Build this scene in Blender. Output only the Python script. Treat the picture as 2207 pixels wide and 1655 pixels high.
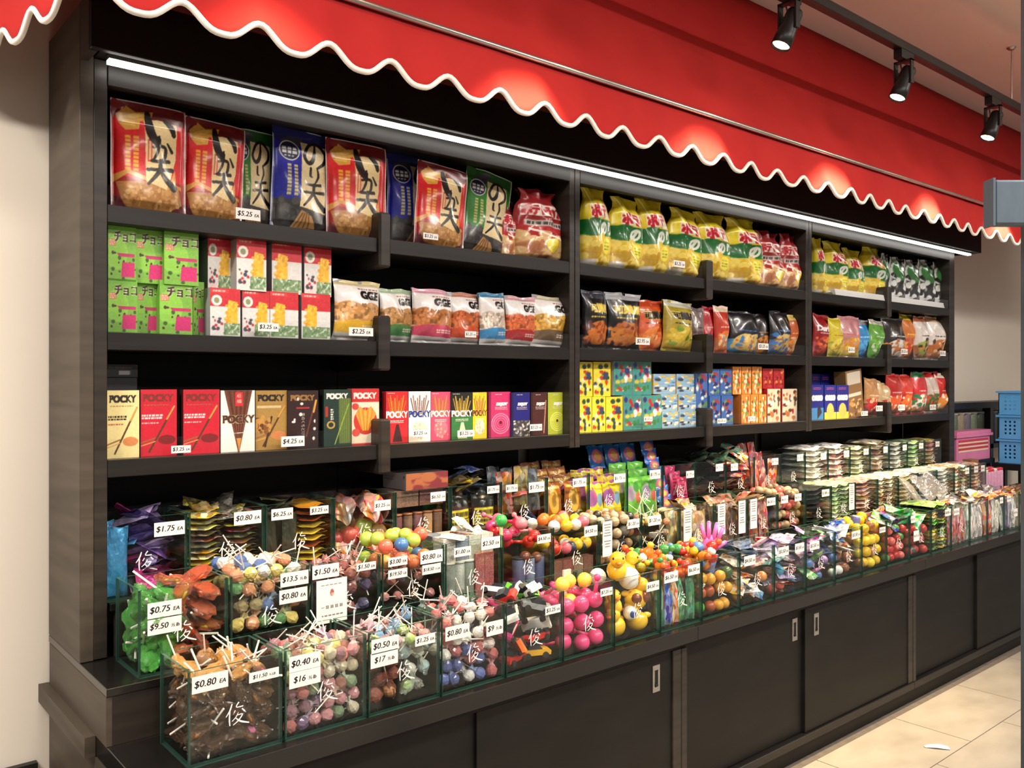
import bpy, math, random
import numpy as np
from mathutils import Vector, Matrix, Euler
PI = math.pi
random.seed(7)
S = bpy.context.scene
for o in list(bpy.data.objects): bpy.data.objects.remove(o)
COL = S.collection

# ---------------------------------------------------------------- camera
CAMH, FPX, CX, CY = 1.40, 1860.0, 1103.5, 820.0
YAW = math.atan(FPX / 2192.0)
cd = bpy.data.cameras.new('camera'); cam = bpy.data.objects.new('camera', cd); COL.objects.link(cam)
cd.sensor_width = 36.0; cd.lens = FPX / 2207 * 36; cd.shift_y = -(827.5 - CY) / 2207
cd.clip_start = 0.02; cd.clip_end = 60
cam.location = (0, 0, CAMH); cam.rotation_euler = (PI / 2, 0, -YAW)
S.camera = cam
# ---------------------------------------------------------------- view, world, added ceiling lights
S.view_settings.view_transform = 'Standard'; S.view_settings.look = 'None'
S.view_settings.exposure = 0.0; S.view_settings.gamma = 1.0
S.view_settings.use_curve_mapping = False
S.cycles.transparent_max_bounces = 40
S.cycles.max_bounces = 8
S.cycles.caustics_reflective = False; S.cycles.caustics_refractive = False
W = bpy.data.worlds.new('store_ambient'); S.world = W; W.use_nodes = True
W.node_tree.nodes['Background'].inputs[0].default_value = (1.0, 0.93, 0.86, 1)
W.node_tree.nodes['Background'].inputs[1].default_value = 0.30
def area(name, loc, rot, sx, sy, power, col):
    l = bpy.data.lights.new(name, 'AREA'); l.shape = 'RECTANGLE'; l.size = sx; l.size_y = sy
    l.energy = power; l.color = col
    o = bpy.data.objects.new(name, l); COL.objects.link(o); o.location = loc; o.rotation_euler = rot
    return o
# unseen area lights added as shop ceiling lighting (behind and beside the camera)
for i, (x, y, p) in enumerate([(-1.1, 1.2, 120), (0.9, -0.1, 56), (2.7, -0.2, 70), (4.7, -0.2, 70), (6.6, -0.6, 16), (0.2, -2.2, 60), (2.6, -2.2, 60)]):
    area('unseen_ceiling_light', (x, y, 2.93), (0, 0, 0), 1.2, 0.3, p, (1.0, 0.93, 0.84))
# light of the slim LED battens under the header (the battens themselves are built below)
LED_W = 11.0

def PX(u, y):                      # world x of a picture column on the vertical plane y (used to take measurements)
    r = (u - CX) / FPX; s, c = math.sin(YAW), math.cos(YAW)
    return y * (s + c * r) / (c - s * r)
def PZ(u, v, y):
    r = (u - CX) / FPX; s, c = math.sin(YAW), math.cos(YAW)
    return CAMH - (v - CY) / FPX * y / (c - s * r)

# ---------------------------------------------------------------- materials
MATS = {}
def nodes_of(m):
    m.use_nodes = True; return m.node_tree.nodes, m.node_tree.links
def L(c):                          # sRGB 0-255 -> linear
    out = []
    for v in c[:3]:
        v = v / 255.0
        out.append(v / 12.92 if v <= 0.04045 else ((v + 0.055) / 1.055) ** 2.4)
    return tuple(out)
def mat(name, col, rough=0.5, metal=0.0, spec=0.5, noise=None, coat=0.0, emit=None, bump=None):
    if name in MATS: return MATS[name]
    m = bpy.data.materials.new(name); n, l = nodes_of(m); b = n['Principled BSDF']
    c = L(col)
    b.inputs['Base Color'].default_value = (*c, 1); b.inputs['Roughness'].default_value = rough
    b.inputs['Metallic'].default_value = metal; b.inputs['Specular IOR Level'].default_value = spec
    b.inputs['Coat Weight'].default_value = coat
    if emit:
        b.inputs['Emission Color'].default_value = (*L(emit[0]), 1); b.inputs['Emission Strength'].default_value = emit[1]
    if noise:                       # (scale xyz, colour b, low, high)
        sc, cb, lo, hi = noise
        tc = n.new('ShaderNodeTexCoord'); mp = n.new('ShaderNodeMapping'); nz = n.new('ShaderNodeTexNoise')
        rp = n.new('ShaderNodeMapRange'); mx = n.new('ShaderNodeMix'); mx.data_type = 'RGBA'
        mp.inputs['Scale'].default_value = sc; nz.inputs['Scale'].default_value = 1; nz.inputs['Detail'].default_value = 5
        rp.inputs['From Min'].default_value = lo; rp.inputs['From Max'].default_value = hi
        mx.inputs['A'].default_value = (*c, 1); mx.inputs['B'].default_value = (*L(cb), 1)
        l.new(tc.outputs['Object'], mp.inputs['Vector']); l.new(mp.outputs[0], nz.inputs['Vector'])
        l.new(nz.outputs[0], rp.inputs['Value']); l.new(rp.outputs[0], mx.inputs['Factor'])
        l.new(mx.outputs['Result'], b.inputs['Base Color'])
        if bump:
            bp = n.new('ShaderNodeBump'); bp.inputs['Strength'].default_value = bump; bp.inputs['Distance'].default_value = 0.002
            l.new(nz.outputs[0], bp.inputs['Height']); l.new(bp.outputs[0], b.inputs['Normal'])
    MATS[name] = m; return m
def attr_mat(name, rough, coat=0.0, metal=0.0, obj_col=False, speck=False, alpha=None, bump=0.0, var=1.0):
    m = bpy.data.materials.new(name); n, l = nodes_of(m); b = n['Principled BSDF']
    if obj_col:
        a = n.new('ShaderNodeObjectInfo'); out = a.outputs['Color']
    else:
        a = n.new('ShaderNodeAttribute'); a.attribute_name = 'Col'; out = a.outputs['Color']
    if speck or bump:
        tc = n.new('ShaderNodeTexCoord'); oi = n.new('ShaderNodeObjectInfo')
        ad = n.new('ShaderNodeVectorMath'); ad.operation = 'ADD'
        cmb = n.new('ShaderNodeCombineXYZ')
        for k in range(3): l.new(oi.outputs['Random'], cmb.inputs[k])
        l.new(tc.outputs['Object'], ad.inputs[0]); l.new(cmb.outputs[0], ad.inputs[1])
    if speck:
        vz = n.new('ShaderNodeTexVoronoi'); vz.inputs['Scale'].default_value = speck
        l.new(ad.outputs[0], vz.inputs['Vector'])
        hs = n.new('ShaderNodeHueSaturation'); sp = n.new('ShaderNodeSeparateColor'); l.new(vz.outputs['Color'], sp.inputs[0])
        r1 = n.new('ShaderNodeMapRange'); r1.inputs['To Min'].default_value = 0.5 - 0.05 * var; r1.inputs['To Max'].default_value = 0.5 + 0.05 * var
        r2 = n.new('ShaderNodeMapRange'); r2.inputs['To Min'].default_value = 1 - 0.65 * var; r2.inputs['To Max'].default_value = 1 + 0.7 * var
        r3 = n.new('ShaderNodeMapRange'); r3.inputs['To Min'].default_value = 1 - 0.7 * var; r3.inputs['To Max'].default_value = 1 + 0.25 * var
        for i, r in enumerate((r1, r3, r2)): l.new(sp.outputs[i], r.inputs['Value'])
        l.new(r1.outputs[0], hs.inputs['Hue']); l.new(r3.outputs[0], hs.inputs['Saturation']); l.new(r2.outputs[0], hs.inputs['Value'])
        l.new(out, hs.inputs['Color']); out = hs.outputs[0]
    l.new(out, b.inputs['Base Color'])
    b.inputs['Roughness'].default_value = rough; b.inputs['Coat Weight'].default_value = coat; b.inputs['Coat Roughness'].default_value = 0.12
    b.inputs['Metallic'].default_value = metal
    if bump:
        nz = n.new('ShaderNodeTexNoise'); nz.inputs['Scale'].default_value = 55; nz.inputs['Detail'].default_value = 2
        l.new(ad.outputs[0], nz.inputs['Vector'])
        bp = n.new('ShaderNodeBump'); bp.inputs['Strength'].default_value = bump; bp.inputs['Distance'].default_value = 0.004
        l.new(nz.outputs[0], bp.inputs['Height']); l.new(bp.outputs[0], b.inputs['Normal'])
    if alpha is not None:
        tr = n.new('ShaderNodeBsdfTransparent'); mx = n.new('ShaderNodeMixShader'); mx.inputs[0].default_value = alpha
        l.new(tr.outputs[0], mx.inputs[1]); l.new(b.outputs[0], mx.inputs[2]); l.new(mx.outputs[0], n['Material Output'].inputs[0])
    MATS[name] = m; return m
def glass_mat(name, tint, refl=1.0, rough=0.02, edge=False):
    m = bpy.data.materials.new(name); n, l = nodes_of(m); n.remove(n['Principled BSDF'])
    tr = n.new('ShaderNodeBsdfTransparent'); tr.inputs[0].default_value = (*tint, 1)
    gl = n.new('ShaderNodeBsdfGlossy'); gl.inputs['Roughness'].default_value = rough
    mx = n.new('ShaderNodeMixShader'); lw = n.new('ShaderNodeLayerWeight'); lw.inputs[0].default_value = 0.5
    pw = n.new('ShaderNodeMath'); pw.operation = 'POWER'; pw.inputs[1].default_value = 5.0
    mu = n.new('ShaderNodeMath'); mu.operation = 'MULTIPLY_ADD'; mu.inputs[1].default_value = 0.9 * refl; mu.inputs[2].default_value = 0.035 * refl
    l.new(lw.outputs['Facing'], pw.inputs[0]); l.new(pw.outputs[0], mu.inputs[0]); l.new(mu.outputs[0], mx.inputs[0])
    l.new(tr.outputs[0], mx.inputs[1]); l.new(gl.outputs[0], mx.inputs[2]); l.new(mx.outputs[0], n['Material Output'].inputs[0])
    if edge:
        d = n.new('ShaderNodeBsdfDiffuse'); d.inputs[0].default_value = (*L((66, 104, 92)), 1)
        m2 = n.new('ShaderNodeMixShader'); m2.inputs[0].default_value = 0.4
        l.new(mx.outputs[0], m2.inputs[1]); l.new(d.outputs[0], m2.inputs[2]); l.new(m2.outputs[0], n['Material Output'].inputs[0])
    MATS[name] = m; return m
WOOD = mat('dark_stained_wood', (52, 46, 41), 0.40, spec=0.35, noise=((2.2, 2.2, 38), (33, 28, 25), 0.35, 0.7), bump=0.12)
WOODS = mat('lightened_wood_end_board', (80, 71, 61), 0.5, spec=0.3, noise=((2.2, 2.2, 30), (62, 54, 46), 0.35, 0.7), bump=0.12)  # dark wood made lighter: light on the left end is put into its colour
WOODH = mat('dark_stained_wood_horizontal', (32, 29, 27), 0.42, spec=0.3, noise=((3, 38, 38), (22, 19, 18), 0.35, 0.7), bump=0.12)
WOODB = mat('brown_black_back_board', (17, 14, 12), 0.5, spec=0.2, noise=((3, 3, 20), (12, 10, 9), 0.35, 0.7))
DOORM = mat('black_brown_door_board', (27, 25, 23), 0.5, spec=0.22, noise=((5, 5, 16), (19, 17, 16), 0.3, 0.7))
TOPM = mat('dark_lacquered_worktop', (24, 22, 21), 0.2, noise=((3, 30, 30), (18, 17, 16), 0.3, 0.7))
CREAM = mat('cream_wall_paint', (232, 222, 208), 0.8, noise=((1.5, 1.5, 1.5), (226, 215, 200), 0.3, 0.7))
CEILM = mat('white_ceiling_paint', (222, 205, 196), 0.85, noise=((2, 2, 2), (216, 199, 190), 0.3, 0.7))
TILEM = mat('warm_grey_floor_tile', (168, 159, 146), 0.5, noise=((5, 9, 5), (150, 141, 128), 0.35, 0.7))
GROUT = mat('dark_grout', (104, 95, 86), 0.9, noise=((30, 30, 30), (90, 82, 74), 0.3, 0.7))
RED = mat('red_awning_cloth', (180, 44, 42), 0.85, spec=0.12, noise=((6, 6, 6), (172, 39, 39), 0.3, 0.7))
WHITE = mat('white_trim_cloth', (246, 240, 232), 0.7, noise=((40, 40, 40), (238, 230, 222), 0.3, 0.7))
STEEL = mat('brushed_steel', (190, 186, 180), 0.3, 0.9, noise=((8, 60, 60), (170, 166, 160), 0.3, 0.7))
BLACKM = mat('black_metal', (26, 25, 26), 0.4, 0.2, noise=((30, 30, 30), (20, 19, 20), 0.3, 0.7))
BLUEM = mat('blue_grey_steel', (92, 106, 118), 0.45, 0.4, noise=((20, 20, 6), (76, 88, 100), 0.3, 0.7))
LEDM = mat('led_diffuser', (255, 255, 255), 0.4, emit=((255, 250, 242), LED_W), noise=((5, 5, 5), (250, 250, 250), 0.3, 0.7))
LENSM = mat('lamp_lens', (255, 250, 240), 0.4, emit=((255, 226, 180), 30.0), noise=((5, 5, 5), (250, 245, 235), 0.3, 0.7))
CARD = mat('white_card', (240, 236, 232), 0.55, noise=((60, 60, 60), (234, 229, 225), 0.3, 0.7))
INK = mat('black_ink', (22, 21, 22), 0.6, noise=((60, 60, 60), (28, 27, 28), 0.3, 0.7))
GREYINK = mat('grey_ink', (120, 112, 108), 0.6, noise=((60, 60, 60), (132, 124, 120), 0.3, 0.7))
STICKER = mat('white_vinyl_lettering', (245, 243, 240), 0.5, noise=((60, 60, 60), (238, 236, 233), 0.3, 0.7))
STICK = mat('white_paper_stick', (240, 232, 222), 0.6, noise=((60, 60, 60), (228, 219, 208), 0.3, 0.7))
DARKGAP = mat('black_recess', (10, 10, 10), 0.8, noise=((20, 20, 20), (14, 13, 13), 0.3, 0.7))
PRINT = attr_mat('printed_gloss_film', 0.3, coat=0.5, bump=0.18)
PRINTB = attr_mat('printed_carton', 0.42, coat=0.15)
CANDY = attr_mat('candy_gloss', 0.25, coat=0.4, obj_col=True, bump=0.1)
SWIRL = attr_mat('printed_candy_wrapper', 0.22, coat=0.6, obj_col=True, speck=110, bump=0.5, var=0.8)
SACHET = attr_mat('printed_sachet_film', 0.3, coat=0.4, obj_col=True, speck=60, bump=0.45)
CRINKLE = attr_mat('crinkled_foil', 0.28, coat=0.5, metal=0.35, obj_col=True, bump=1.2)
BALLM = attr_mat('marbled_ball', 0.3, coat=0.3, obj_col=True, speck=70, var=0.35)
TOY = attr_mat('coloured_plastic', 0.3, coat=0.2, obj_col=True)
def cello_mat(name, body):
    m = bpy.data.materials.new(name); n, l = nodes_of(m); n.remove(n['Principled BSDF'])
    oi = n.new('ShaderNodeObjectInfo'); tc = n.new('ShaderNodeTexCoord'); nz = n.new('ShaderNodeTexNoise'); nz.inputs['Scale'].default_value = 5.0; nz.inputs['Detail'].default_value = 3
    bp = n.new('ShaderNodeBump'); bp.inputs['Strength'].default_value = 1.0; bp.inputs['Distance'].default_value = 0.3
    l.new(tc.outputs['Object'], nz.inputs['Vector']); l.new(nz.outputs[0], bp.inputs['Height'])
    tr = n.new('ShaderNodeBsdfTransparent'); df = n.new('ShaderNodeBsdfDiffuse'); gl = n.new('ShaderNodeBsdfGlossy'); gl.inputs['Roughness'].default_value = 0.09
    l.new(oi.outputs['Color'], df.inputs[0]); l.new(bp.outputs[0], gl.inputs['Normal'])
    a = n.new('ShaderNodeMixShader'); a.inputs[0].default_value = body; b = n.new('ShaderNodeMixShader'); b.inputs[0].default_value = 0.26
    l.new(tr.outputs[0], a.inputs[1]); l.new(df.outputs[0], a.inputs[2]); l.new(a.outputs[0], b.inputs[1]); l.new(gl.outputs[0], b.inputs[2]); l.new(b.outputs[0], n['Material Output'].inputs[0])
    MATS[name] = m; return m
CELLO = cello_mat('clear_cellophane', .14); FOIL = cello_mat('tinted_cellophane', .55)
CRYSTAL = attr_mat('clear_coloured_plastic', 0.15, coat=0.4, obj_col=True, alpha=0.6)
GLASS = glass_mat('clear_bin_glass', (0.965, 0.985, 0.972), 0.8)
GEDGE = glass_mat('green_glass_edge', (0.14, 0.26, 0.21), 1.0, edge=True)
ACRYL = glass_mat('clear_acrylic', (0.98, 0.98, 0.98), 0.7)
def twocol(name, mats): return mats

# ---------------------------------------------------------------- mesh helpers
class MB:
    def __init__(s): s.v = []; s.f = []; s.m = []
    def add(s, vs, fs, mi=0):
        k = len(s.v); s.v += [tuple(p) for p in vs]
        for f in fs: s.f.append(tuple(i + k for i in f)); s.m.append(mi)
    def box(s, a, b, mi=0, bev=0.0):
        x0, y0, z0 = a; x1, y1, z1 = b
        s.add([(x0, y0, z0), (x1, y0, z0), (x1, y1, z0), (x0, y1, z0), (x0, y0, z1), (x1, y0, z1), (x1, y1, z1), (x0, y1, z1)],
              [(0, 3, 2, 1), (4, 5, 6, 7), (0, 1, 5, 4), (1, 2, 6, 5), (2, 3, 7, 6), (3, 0, 4, 7)], mi)
    def tube(s, pts, r, n=8, mi=0, caps=True):
        pts = [Vector(p) for p in pts]; rs = r if isinstance(r, (list, tuple)) else [r] * len(pts)
        vs = []; fs = []
        up = Vector((0, 0, 1)); 
        for i, p in enumerate(pts):
            t = (pts[min(i + 1, len(pts) - 1)] - pts[max(i - 1, 0)]).normalized()
            a = t.cross(up)
            if a.length < 1e-3: a = t.cross(Vector((1, 0, 0)))
            a.normalize(); b = t.cross(a).normalized()
            for k in range(n):
                th = 2 * PI * k / n; vs.append(p + (a * math.cos(th) + b * math.sin(th)) * rs[i])
        for i in range(len(pts) - 1):
            for k in range(n):
                fs.append((i * n + k, i * n + (k + 1) % n, (i + 1) * n + (k + 1) % n, (i + 1) * n + k))
        if caps: fs.append(tuple(range(n))[::-1]); fs.append(tuple((len(pts) - 1) * n + k for k in range(n)))
        s.add(vs, fs, mi)
    def lathe(s, prof, n=16, mi=0, c=(0, 0, 0), sx=1, sy=1):
        vs = []; fs = []
        for (r, z) in prof:
            for k in range(n):
                th = 2 * PI * k / n; vs.append((c[0] + r * sx * math.cos(th), c[1] + r * sy * math.sin(th), c[2] + z))
        for i in range(len(prof) - 1):
            for k in range(n): fs.append((i * n + k, i * n + (k + 1) % n, (i + 1) * n + (k + 1) % n, (i + 1) * n + k))
        fs.append(tuple(range(n))[::-1]); fs.append(tuple((len(prof) - 1) * n + k for k in range(n)))
        s.add(vs, fs, mi)
    def ball(s, c, r, n=12, m=8, mi=0, sc=(1, 1, 1), jit=0.0, rnd=None):
        vs = [(c[0], c[1], c[2] - r * sc[2])]; fs = []
        for i in range(1, m):
            ph = -PI / 2 + PI * i / m
            for k in range(n):
                th = 2 * PI * k / n; q = r * (1 + (rnd.uniform(-jit, jit) if rnd else 0))
                vs.append((c[0] + q * sc[0] * math.cos(ph) * math.cos(th), c[1] + q * sc[1] * math.cos(ph) * math.sin(th), c[2] + q * sc[2] * math.sin(ph)))
        vs.append((c[0], c[1], c[2] + r * sc[2])); t = len(vs) - 1
        for k in range(n):
            fs.append((0, 1 + (k + 1) % n, 1 + k)); fs.append((t, 1 + (m - 2) * n + k, 1 + (m - 2) * n + (k + 1) % n))
        for i in range(m - 2):
            for k in range(n): fs.append((1 + i * n + k, 1 + i * n + (k + 1) % n, 1 + (i + 1) * n + (k + 1) % n, 1 + (i + 1) * n + k))
        s.add(vs, fs, mi)
    def prism(s, poly, axis, a, b, mi=0):   # extrude a 2-D polygon along an axis ('x','y','z')
        def P(p, t): return {'x': (t, p[0], p[1]), 'y': (p[0], t, p[1]), 'z': (p[0], p[1], t)}[axis]
        n = len(poly); vs = [P(p, a) for p in poly] + [P(p, b) for p in poly]
        fs = [tuple(range(n))[::-1], tuple(range(n, 2 * n))] + [(i, (i + 1) % n, n + (i + 1) % n, n + i) for i in range(n)]
        s.add(vs, fs, mi)
    def mesh(s, name, mats, smooth=False):
        me = bpy.data.meshes.new(name); me.from_pydata(s.v, [], s.f)
        for m in (mats if isinstance(mats, (list, tuple)) else [mats]): me.materials.append(m)
        me.polygons.foreach_set('material_index', s.m)
        if smooth: me.polygons.foreach_set('use_smooth', [True] * len(s.f))
        me.update(); return me
def link(name, me, parent=None, loc=(0, 0, 0), rot=(0, 0, 0), sc=None):
    o = bpy.data.objects.new(name, me); COL.objects.link(o); o.location = loc; o.rotation_euler = rot
    if sc: o.scale = sc
    if parent: o.parent = parent
    return o
def tag(o, label, cat, group=None, kind=None):
    if label: o['label'] = label
    if cat: o['category'] = cat
    if group: o['group'] = group
    if kind: o['kind'] = kind
    return o
def thing(name, label, cat, loc=(0, 0, 0), rot=(0, 0, 0), group=None):
    o = link(name, None, None, loc, rot); o.empty_display_size = 0.02
    return tag(o, label, cat, group)
def boxp(name, a, b, m, parent=None, smooth=False):
    q = MB(); q.box(a, b); o = link(name, q.mesh(name, m), parent)
    return o
def bevel(o, w=0.002, seg=1):
    md = o.modifiers.new('edge', 'BEVEL'); md.width = w; md.segments = seg; md.limit_method = 'ANGLE'; return o
def struct(o): o['kind'] = 'structure'; return o
# ================================================================ the setting
wall = struct(boxp('wall_back', (-2.5, 2.47, 0), (9.0, 2.57, 2.95), CREAM))
struct(boxp('baseboard_left', (-2.5, 2.45, 0), (0.50, 2.47, 0.43), BLACKM))
struct(boxp('ceiling', (-4, -5, 2.95), (9.0, 2.57, 3.03), CEILM))
floor = struct(boxp('floor', (-4, -5, -0.06), (9.0, 2.57, -0.004), GROUT))
TW, TD = 0.607, 0.303
q = MB(); q.box((0.002, 0.002, -0.012), (TW - 0.002, TD - 0.002, 0.0)); tile = q.mesh('tile', TILEM)
for j in range(-3, 8):
    for i in range(-2, 15):
        x = 2.917 - 5 * TW + (i + 0.5 * (j % 2)) * TW + 0.0; y = 1.40 - TD * (6 - j)
        if x < -0.6 or x > 7.9 or y > 1.5: continue
        link('tile', tile, floor, (x, y, 0))

# ================================================================ base cabinets, worktop, display steps
YD = 1.735
base_x = [0.60, 2.18, 3.765, 5.35]
blabels = ['near black-brown base cabinet with sliding doors below the lollipop bins',
           'middle black-brown base cabinet whose two sliding doors have facing chrome pulls',
           'far black-brown base cabinet with sliding doors at the right end of the counter']
doors = [[(0.63, 1.40, 1.752, None), (1.36, 2.135, 1.742, 2.059)], [(2.205, 2.93, 1.754, 2.854), (2.905, 3.735, 1.740, 2.979)], [(3.79, 4.47, 1.754, None), (4.45, 5.31, 1.740, None)]]
for i in range(3):
    x0, x1 = base_x[i], base_x[i + 1]
    t = thing('base_cabinet', blabels[i], 'cabinet', (x0, YD, 0), group='sliding door base cabinets')
    def P(name, a, b, m):
        return boxp(name, (a[0] - x0, a[1] - YD, a[2]), (b[0] - x0, b[1] - YD, b[2]), m, t)
    P('carcass', (x0 + 0.002, 1.775, 0.07), (x1 - 0.002, 2.46, 0.575), WOODB)
    P('toe_kick', (x0, 1.745, 0.0), (x1, 1.765, 0.058), DOORM)
    bevel(P('bottom_rail', (x0, YD - 0.006, 0.058), (x1, 1.775, 0.088), WOODH))
    P('top_rail', (x0, YD + 0.004, 0.553), (x1, 1.775, 0.575), WOODB)
    if i == 0: P('end_panel', (0.527, 1.72, 0.0), (0.598, 2.455, 0.576), WOODS)
    if i < 2: bevel(P('stile', (x1 - 0.045, YD, 0.088), (x1 - 0.005, 1.775, 0.553), WOOD))
    if i > 0: bevel(P('stile', (x0 - 0.005, YD - 0.002, 0.088), (x0 + 0.022, 1.775, 0.553), WOOD))
    for (a, b, y, hx) in doors[i]:
        d = P('door', (a, y, 0.09), (b, y + 0.016, 0.552), DOORM); bevel(d, 0.0015)
        if hx:
            h = MB(); cx, cz = hx - x0, 0.482
            w, hh = 0.0165, 0.041; yy = y - YD
            # pierced pull plate: a frame of four strips with a rounded cup behind
            h.box((cx - w, yy - 0.003, cz - hh), (cx - 0.008, yy, cz + hh)); h.box((cx + 0.008, yy - 0.003, cz - hh), (cx + w, yy, cz + hh))
            h.box((cx - 0.008, yy - 0.003, cz - hh), (cx + 0.008, yy, cz - 0.026)); h.box((cx - 0.008, yy - 0.003, cz + 0.026), (cx + 0.008, yy, cz + hh))
            ho = link('handle', h.mesh('handle', STEEL), d); ho['label'] = 'brushed chrome recessed pull'
            g = MB(); g.box((cx - 0.008, yy - 0.0008, cz - 0.026), (cx + 0.008, yy + 0.0, cz + 0.026)); g.tube([(cx - 0.006, yy - 0.002, cz - 0.02), (cx + 0.006, yy - 0.002, cz - 0.02)], 0.004, 6)
            link('handle_cup', g.mesh('handle_cup', DARKGAP), d)
wt = thing('worktop', 'long dark lacquered counter top carrying the front row of glass bins', 'counter', (0.527, 1.70, 0.578))
xs = [0.527, 2.215, 3.80, 5.42]
for k in range(3):
    bevel(boxp('top_board', (xs[k] - 0.527 + 0.0008, 0, 0), (xs[k + 1] - 0.527 - 0.0008, 0.77, 0.045), TOPM, wt), 0.0015)
boxp('end_cap', (-0.022, 0.33, 0.0), (0.0, 0.77, 0.045), WOODS, wt)
for nm, lab, y0, y1, z0, z1, xe in [('display_step', 'lower dark wooden step that lifts the middle row of bins', 1.945, 2.165, 0.6235, 0.747, 5.42),
                                ('display_step', 'upper dark wooden step that lifts the back row of bins', 2.155, 2.435, 0.7475, 0.875, 5.15)]:
    x0 = 0.527 if y0 < 2 else 0.592
    t = thing(nm, lab, 'display step', (x0, y0, z0), group='stepped bin risers')
    bevel(boxp('tread', (0, 0, z1 - z0 - 0.018), (xe - x0, y1 - y0 if y0 > 2 else 0.515, z1 - z0), TOPM, t), 0.0012)
    boxp('riser', (0.012, 0.003, 0), (xe - x0, 0.02, z1 - z0 - 0.018), WOOD, t)
    if y0 < 2: boxp('end_board', (-.0005, 0.003, 0), (-.0004 + .012, .505, z1 - z0 - 0.018), WOODS, t)

# ================================================================ shelving: three bays, side panel, header
SY, BY = 2.16, 2.432
SH = [1.814, 1.514, 1.213]
bays = [(0.587, 2.120, 'left'), (2.123, 3.637, 'middle'), (3.640, 5.205, 'right')]
shelf_of = {}
for bi, (x0, x1, nm) in enumerate(bays):
    t = thing('shelf_bay', 'dark wooden wall shelving, %s bay of three' % nm, 'shelving', (x0, SY, 1.15), group='three bays of dark shelving')
    def P(name, a, b, m, bv=0.0015):
        o = boxp(name, (a[0] - x0, a[1] - SY, a[2] - 1.15), (b[0] - x0, b[1] - SY, b[2] - 1.15), m, t)
        if bv: bevel(o, bv)
        return o
    xl = x0 + (0.0 if bi == 0 else 0.024); xr = x1 - (0.024 if bi < 2 else 0.065)
    if bi == 0:
        P('side_panel', (0.527, SY, 0.7475), (0.557, SY + 0.30, 2.27), WOODS)['label'] = 'tall dark wooden end board, colour lightened as if lit, beside the cream wall'
        P('upright', (0.5571, SY, 0.749), (0.5868, SY + 0.035, 2.150), WOOD)
    if bi > 0: P('upright', (x0, SY, 1.165), (xl, BY, 2.150), WOOD)
    P('upright', (xr, SY, 1.165 if bi < 2 else 0.88), (x1, BY, 2.150), WOOD)
    P('top_rail', (xl, SY - 0.002, 2.093), (xr, SY + 0.022, 2.150), WOODH)
    P('top_board', (xl, SY + 0.022, 2.105), (xr, BY, 2.123), WOODH, 0)
    xm = (xl + xr) / 2 + 0.0
    for (a, b) in ((xl, xm), (xm, xr)):
        P('back_panel', (a + 0.0015, BY, 0.88), (b - 0.0015, BY + 0.012, 2.123), WOODB, 0)
    for z in SH:
        for (a, b) in ((xl, xm - 0.02), (xm + 0.02, xr)):
            P('shelf', (a, SY + 0.001, z - 0.042), (b, BY, z), WOODH)
        P('bracket', (xm - 0.02, SY - 0.012, z - 0.085), (xm + 0.02, BY, z + 0.075), WOOD, 0.006)
        for (a, b) in ((xl, xm - 0.02), (xm + 0.02, xr)):
            shelf_of[(bi, z, a < xm - 0.1)] = (a, b)
hd = thing('header_fascia', 'black-brown fascia above the shelves, below the red awning', 'fascia', (0.527, 2.06, 2.14))
bevel(boxp('fascia_board', (0, 0, 0), (4.80, 0.02, 0.13), WOODB, hd))
boxp('soffit', (0.031, 0.021, 0.012), (4.80, 0.40, 0.026), WOODB, hd)
boxp('end_board', (0.0, 0.021, 0.0), (0.018, 0.0995, 0.13), WOOD, hd)
boxp('end_board', (4.782, 0.021, 0.0), (4.80, 0.40, 0.13), WOODB, hd)
for bi, (a, b, nm) in enumerate([(0.575, 2.120, 'left'), (2.121, 3.637, 'middle'), (3.638, 5.30, 'right')]):
    t = thing('led_batten', 'slim glowing white LED batten under the fascia, %s bay' % nm, 'light', (a, 2.105, 2.130), group='under-fascia LED battens')
    boxp('housing', (0.001, 0.0, 0.0095), (b - a - 0.001, 0.022, 0.0215), STEEL, t)
    boxp('diffuser', (0.001, 0.001, 0.0), (b - a - 0.001, 0.021, 0.009), LEDM, t)

# ================================================================ red awning
aw = thing('awning', 'red cloth awning with white scalloped edge over the shelves', 'awning', (0.425, 1.79, 2.14))
AO = Vector((0.425, 1.79, 2.14))
XL, XR, YF, ZR = 0.425, 6.9, 1.795, 2.292
YT, ZT, ZV = 2.056, 2.949, 2.118
def grid(f, nu, nv, mi=0, back=None):
    q = MB(); vs = [f(i / nu, j / nv) for j in range(nv + 1) for i in range(nu + 1)]
    fs = [(j * (nu + 1) + i, j * (nu + 1) + i + 1, (j + 1) * (nu + 1) + i + 1, (j + 1) * (nu + 1) + i) for j in range(nv) for i in range(nu)]
    q.add(vs, fs, mi); return q
def loc(p): return (p[0] - AO.x, p[1] - AO.y, p[2] - AO.z)
def fold(x): return 0.006 * math.sin(x * 3.1 + 0.6) + 0.004 * math.sin(x * 7.3) + 0.002 * math.sin(x * 17)
def canopy(u, v):
    x = XL + (XR - XL) * u; s = v
    y = YF + (YT - YF) * s; z = ZR + (ZT - ZR) * s
    sag = 0.018 * math.sin(PI * s) + 0.004 * math.sin(x * 2.2 + 3 * s)
    return loc((x, y + sag * 0.8, z - sag * 0.5))
o = link('canopy_cloth', grid(canopy, 90, 14).mesh('canopy_cloth', RED, True), aw)
md = o.modifiers.new('t', 'SOLIDIFY'); md.thickness = 0.003
PITCH = 0.1645
def scal(s): return 0.043 * (0.5 + 0.5 * math.cos(2 * PI * (s - 0.03) / PITCH)) ** 1.5
def edge_pt(x):
    return Vector((x, YF - 0.035 + fold(x), ZV + scal(x - XL)))
def valance(u, v):
    x = XL + (XR - XL) * u; b = edge_pt(x); top = Vector((x, YF + fold(x) * 0.2, ZR))
    return loc(b.lerp(top, v))
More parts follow.
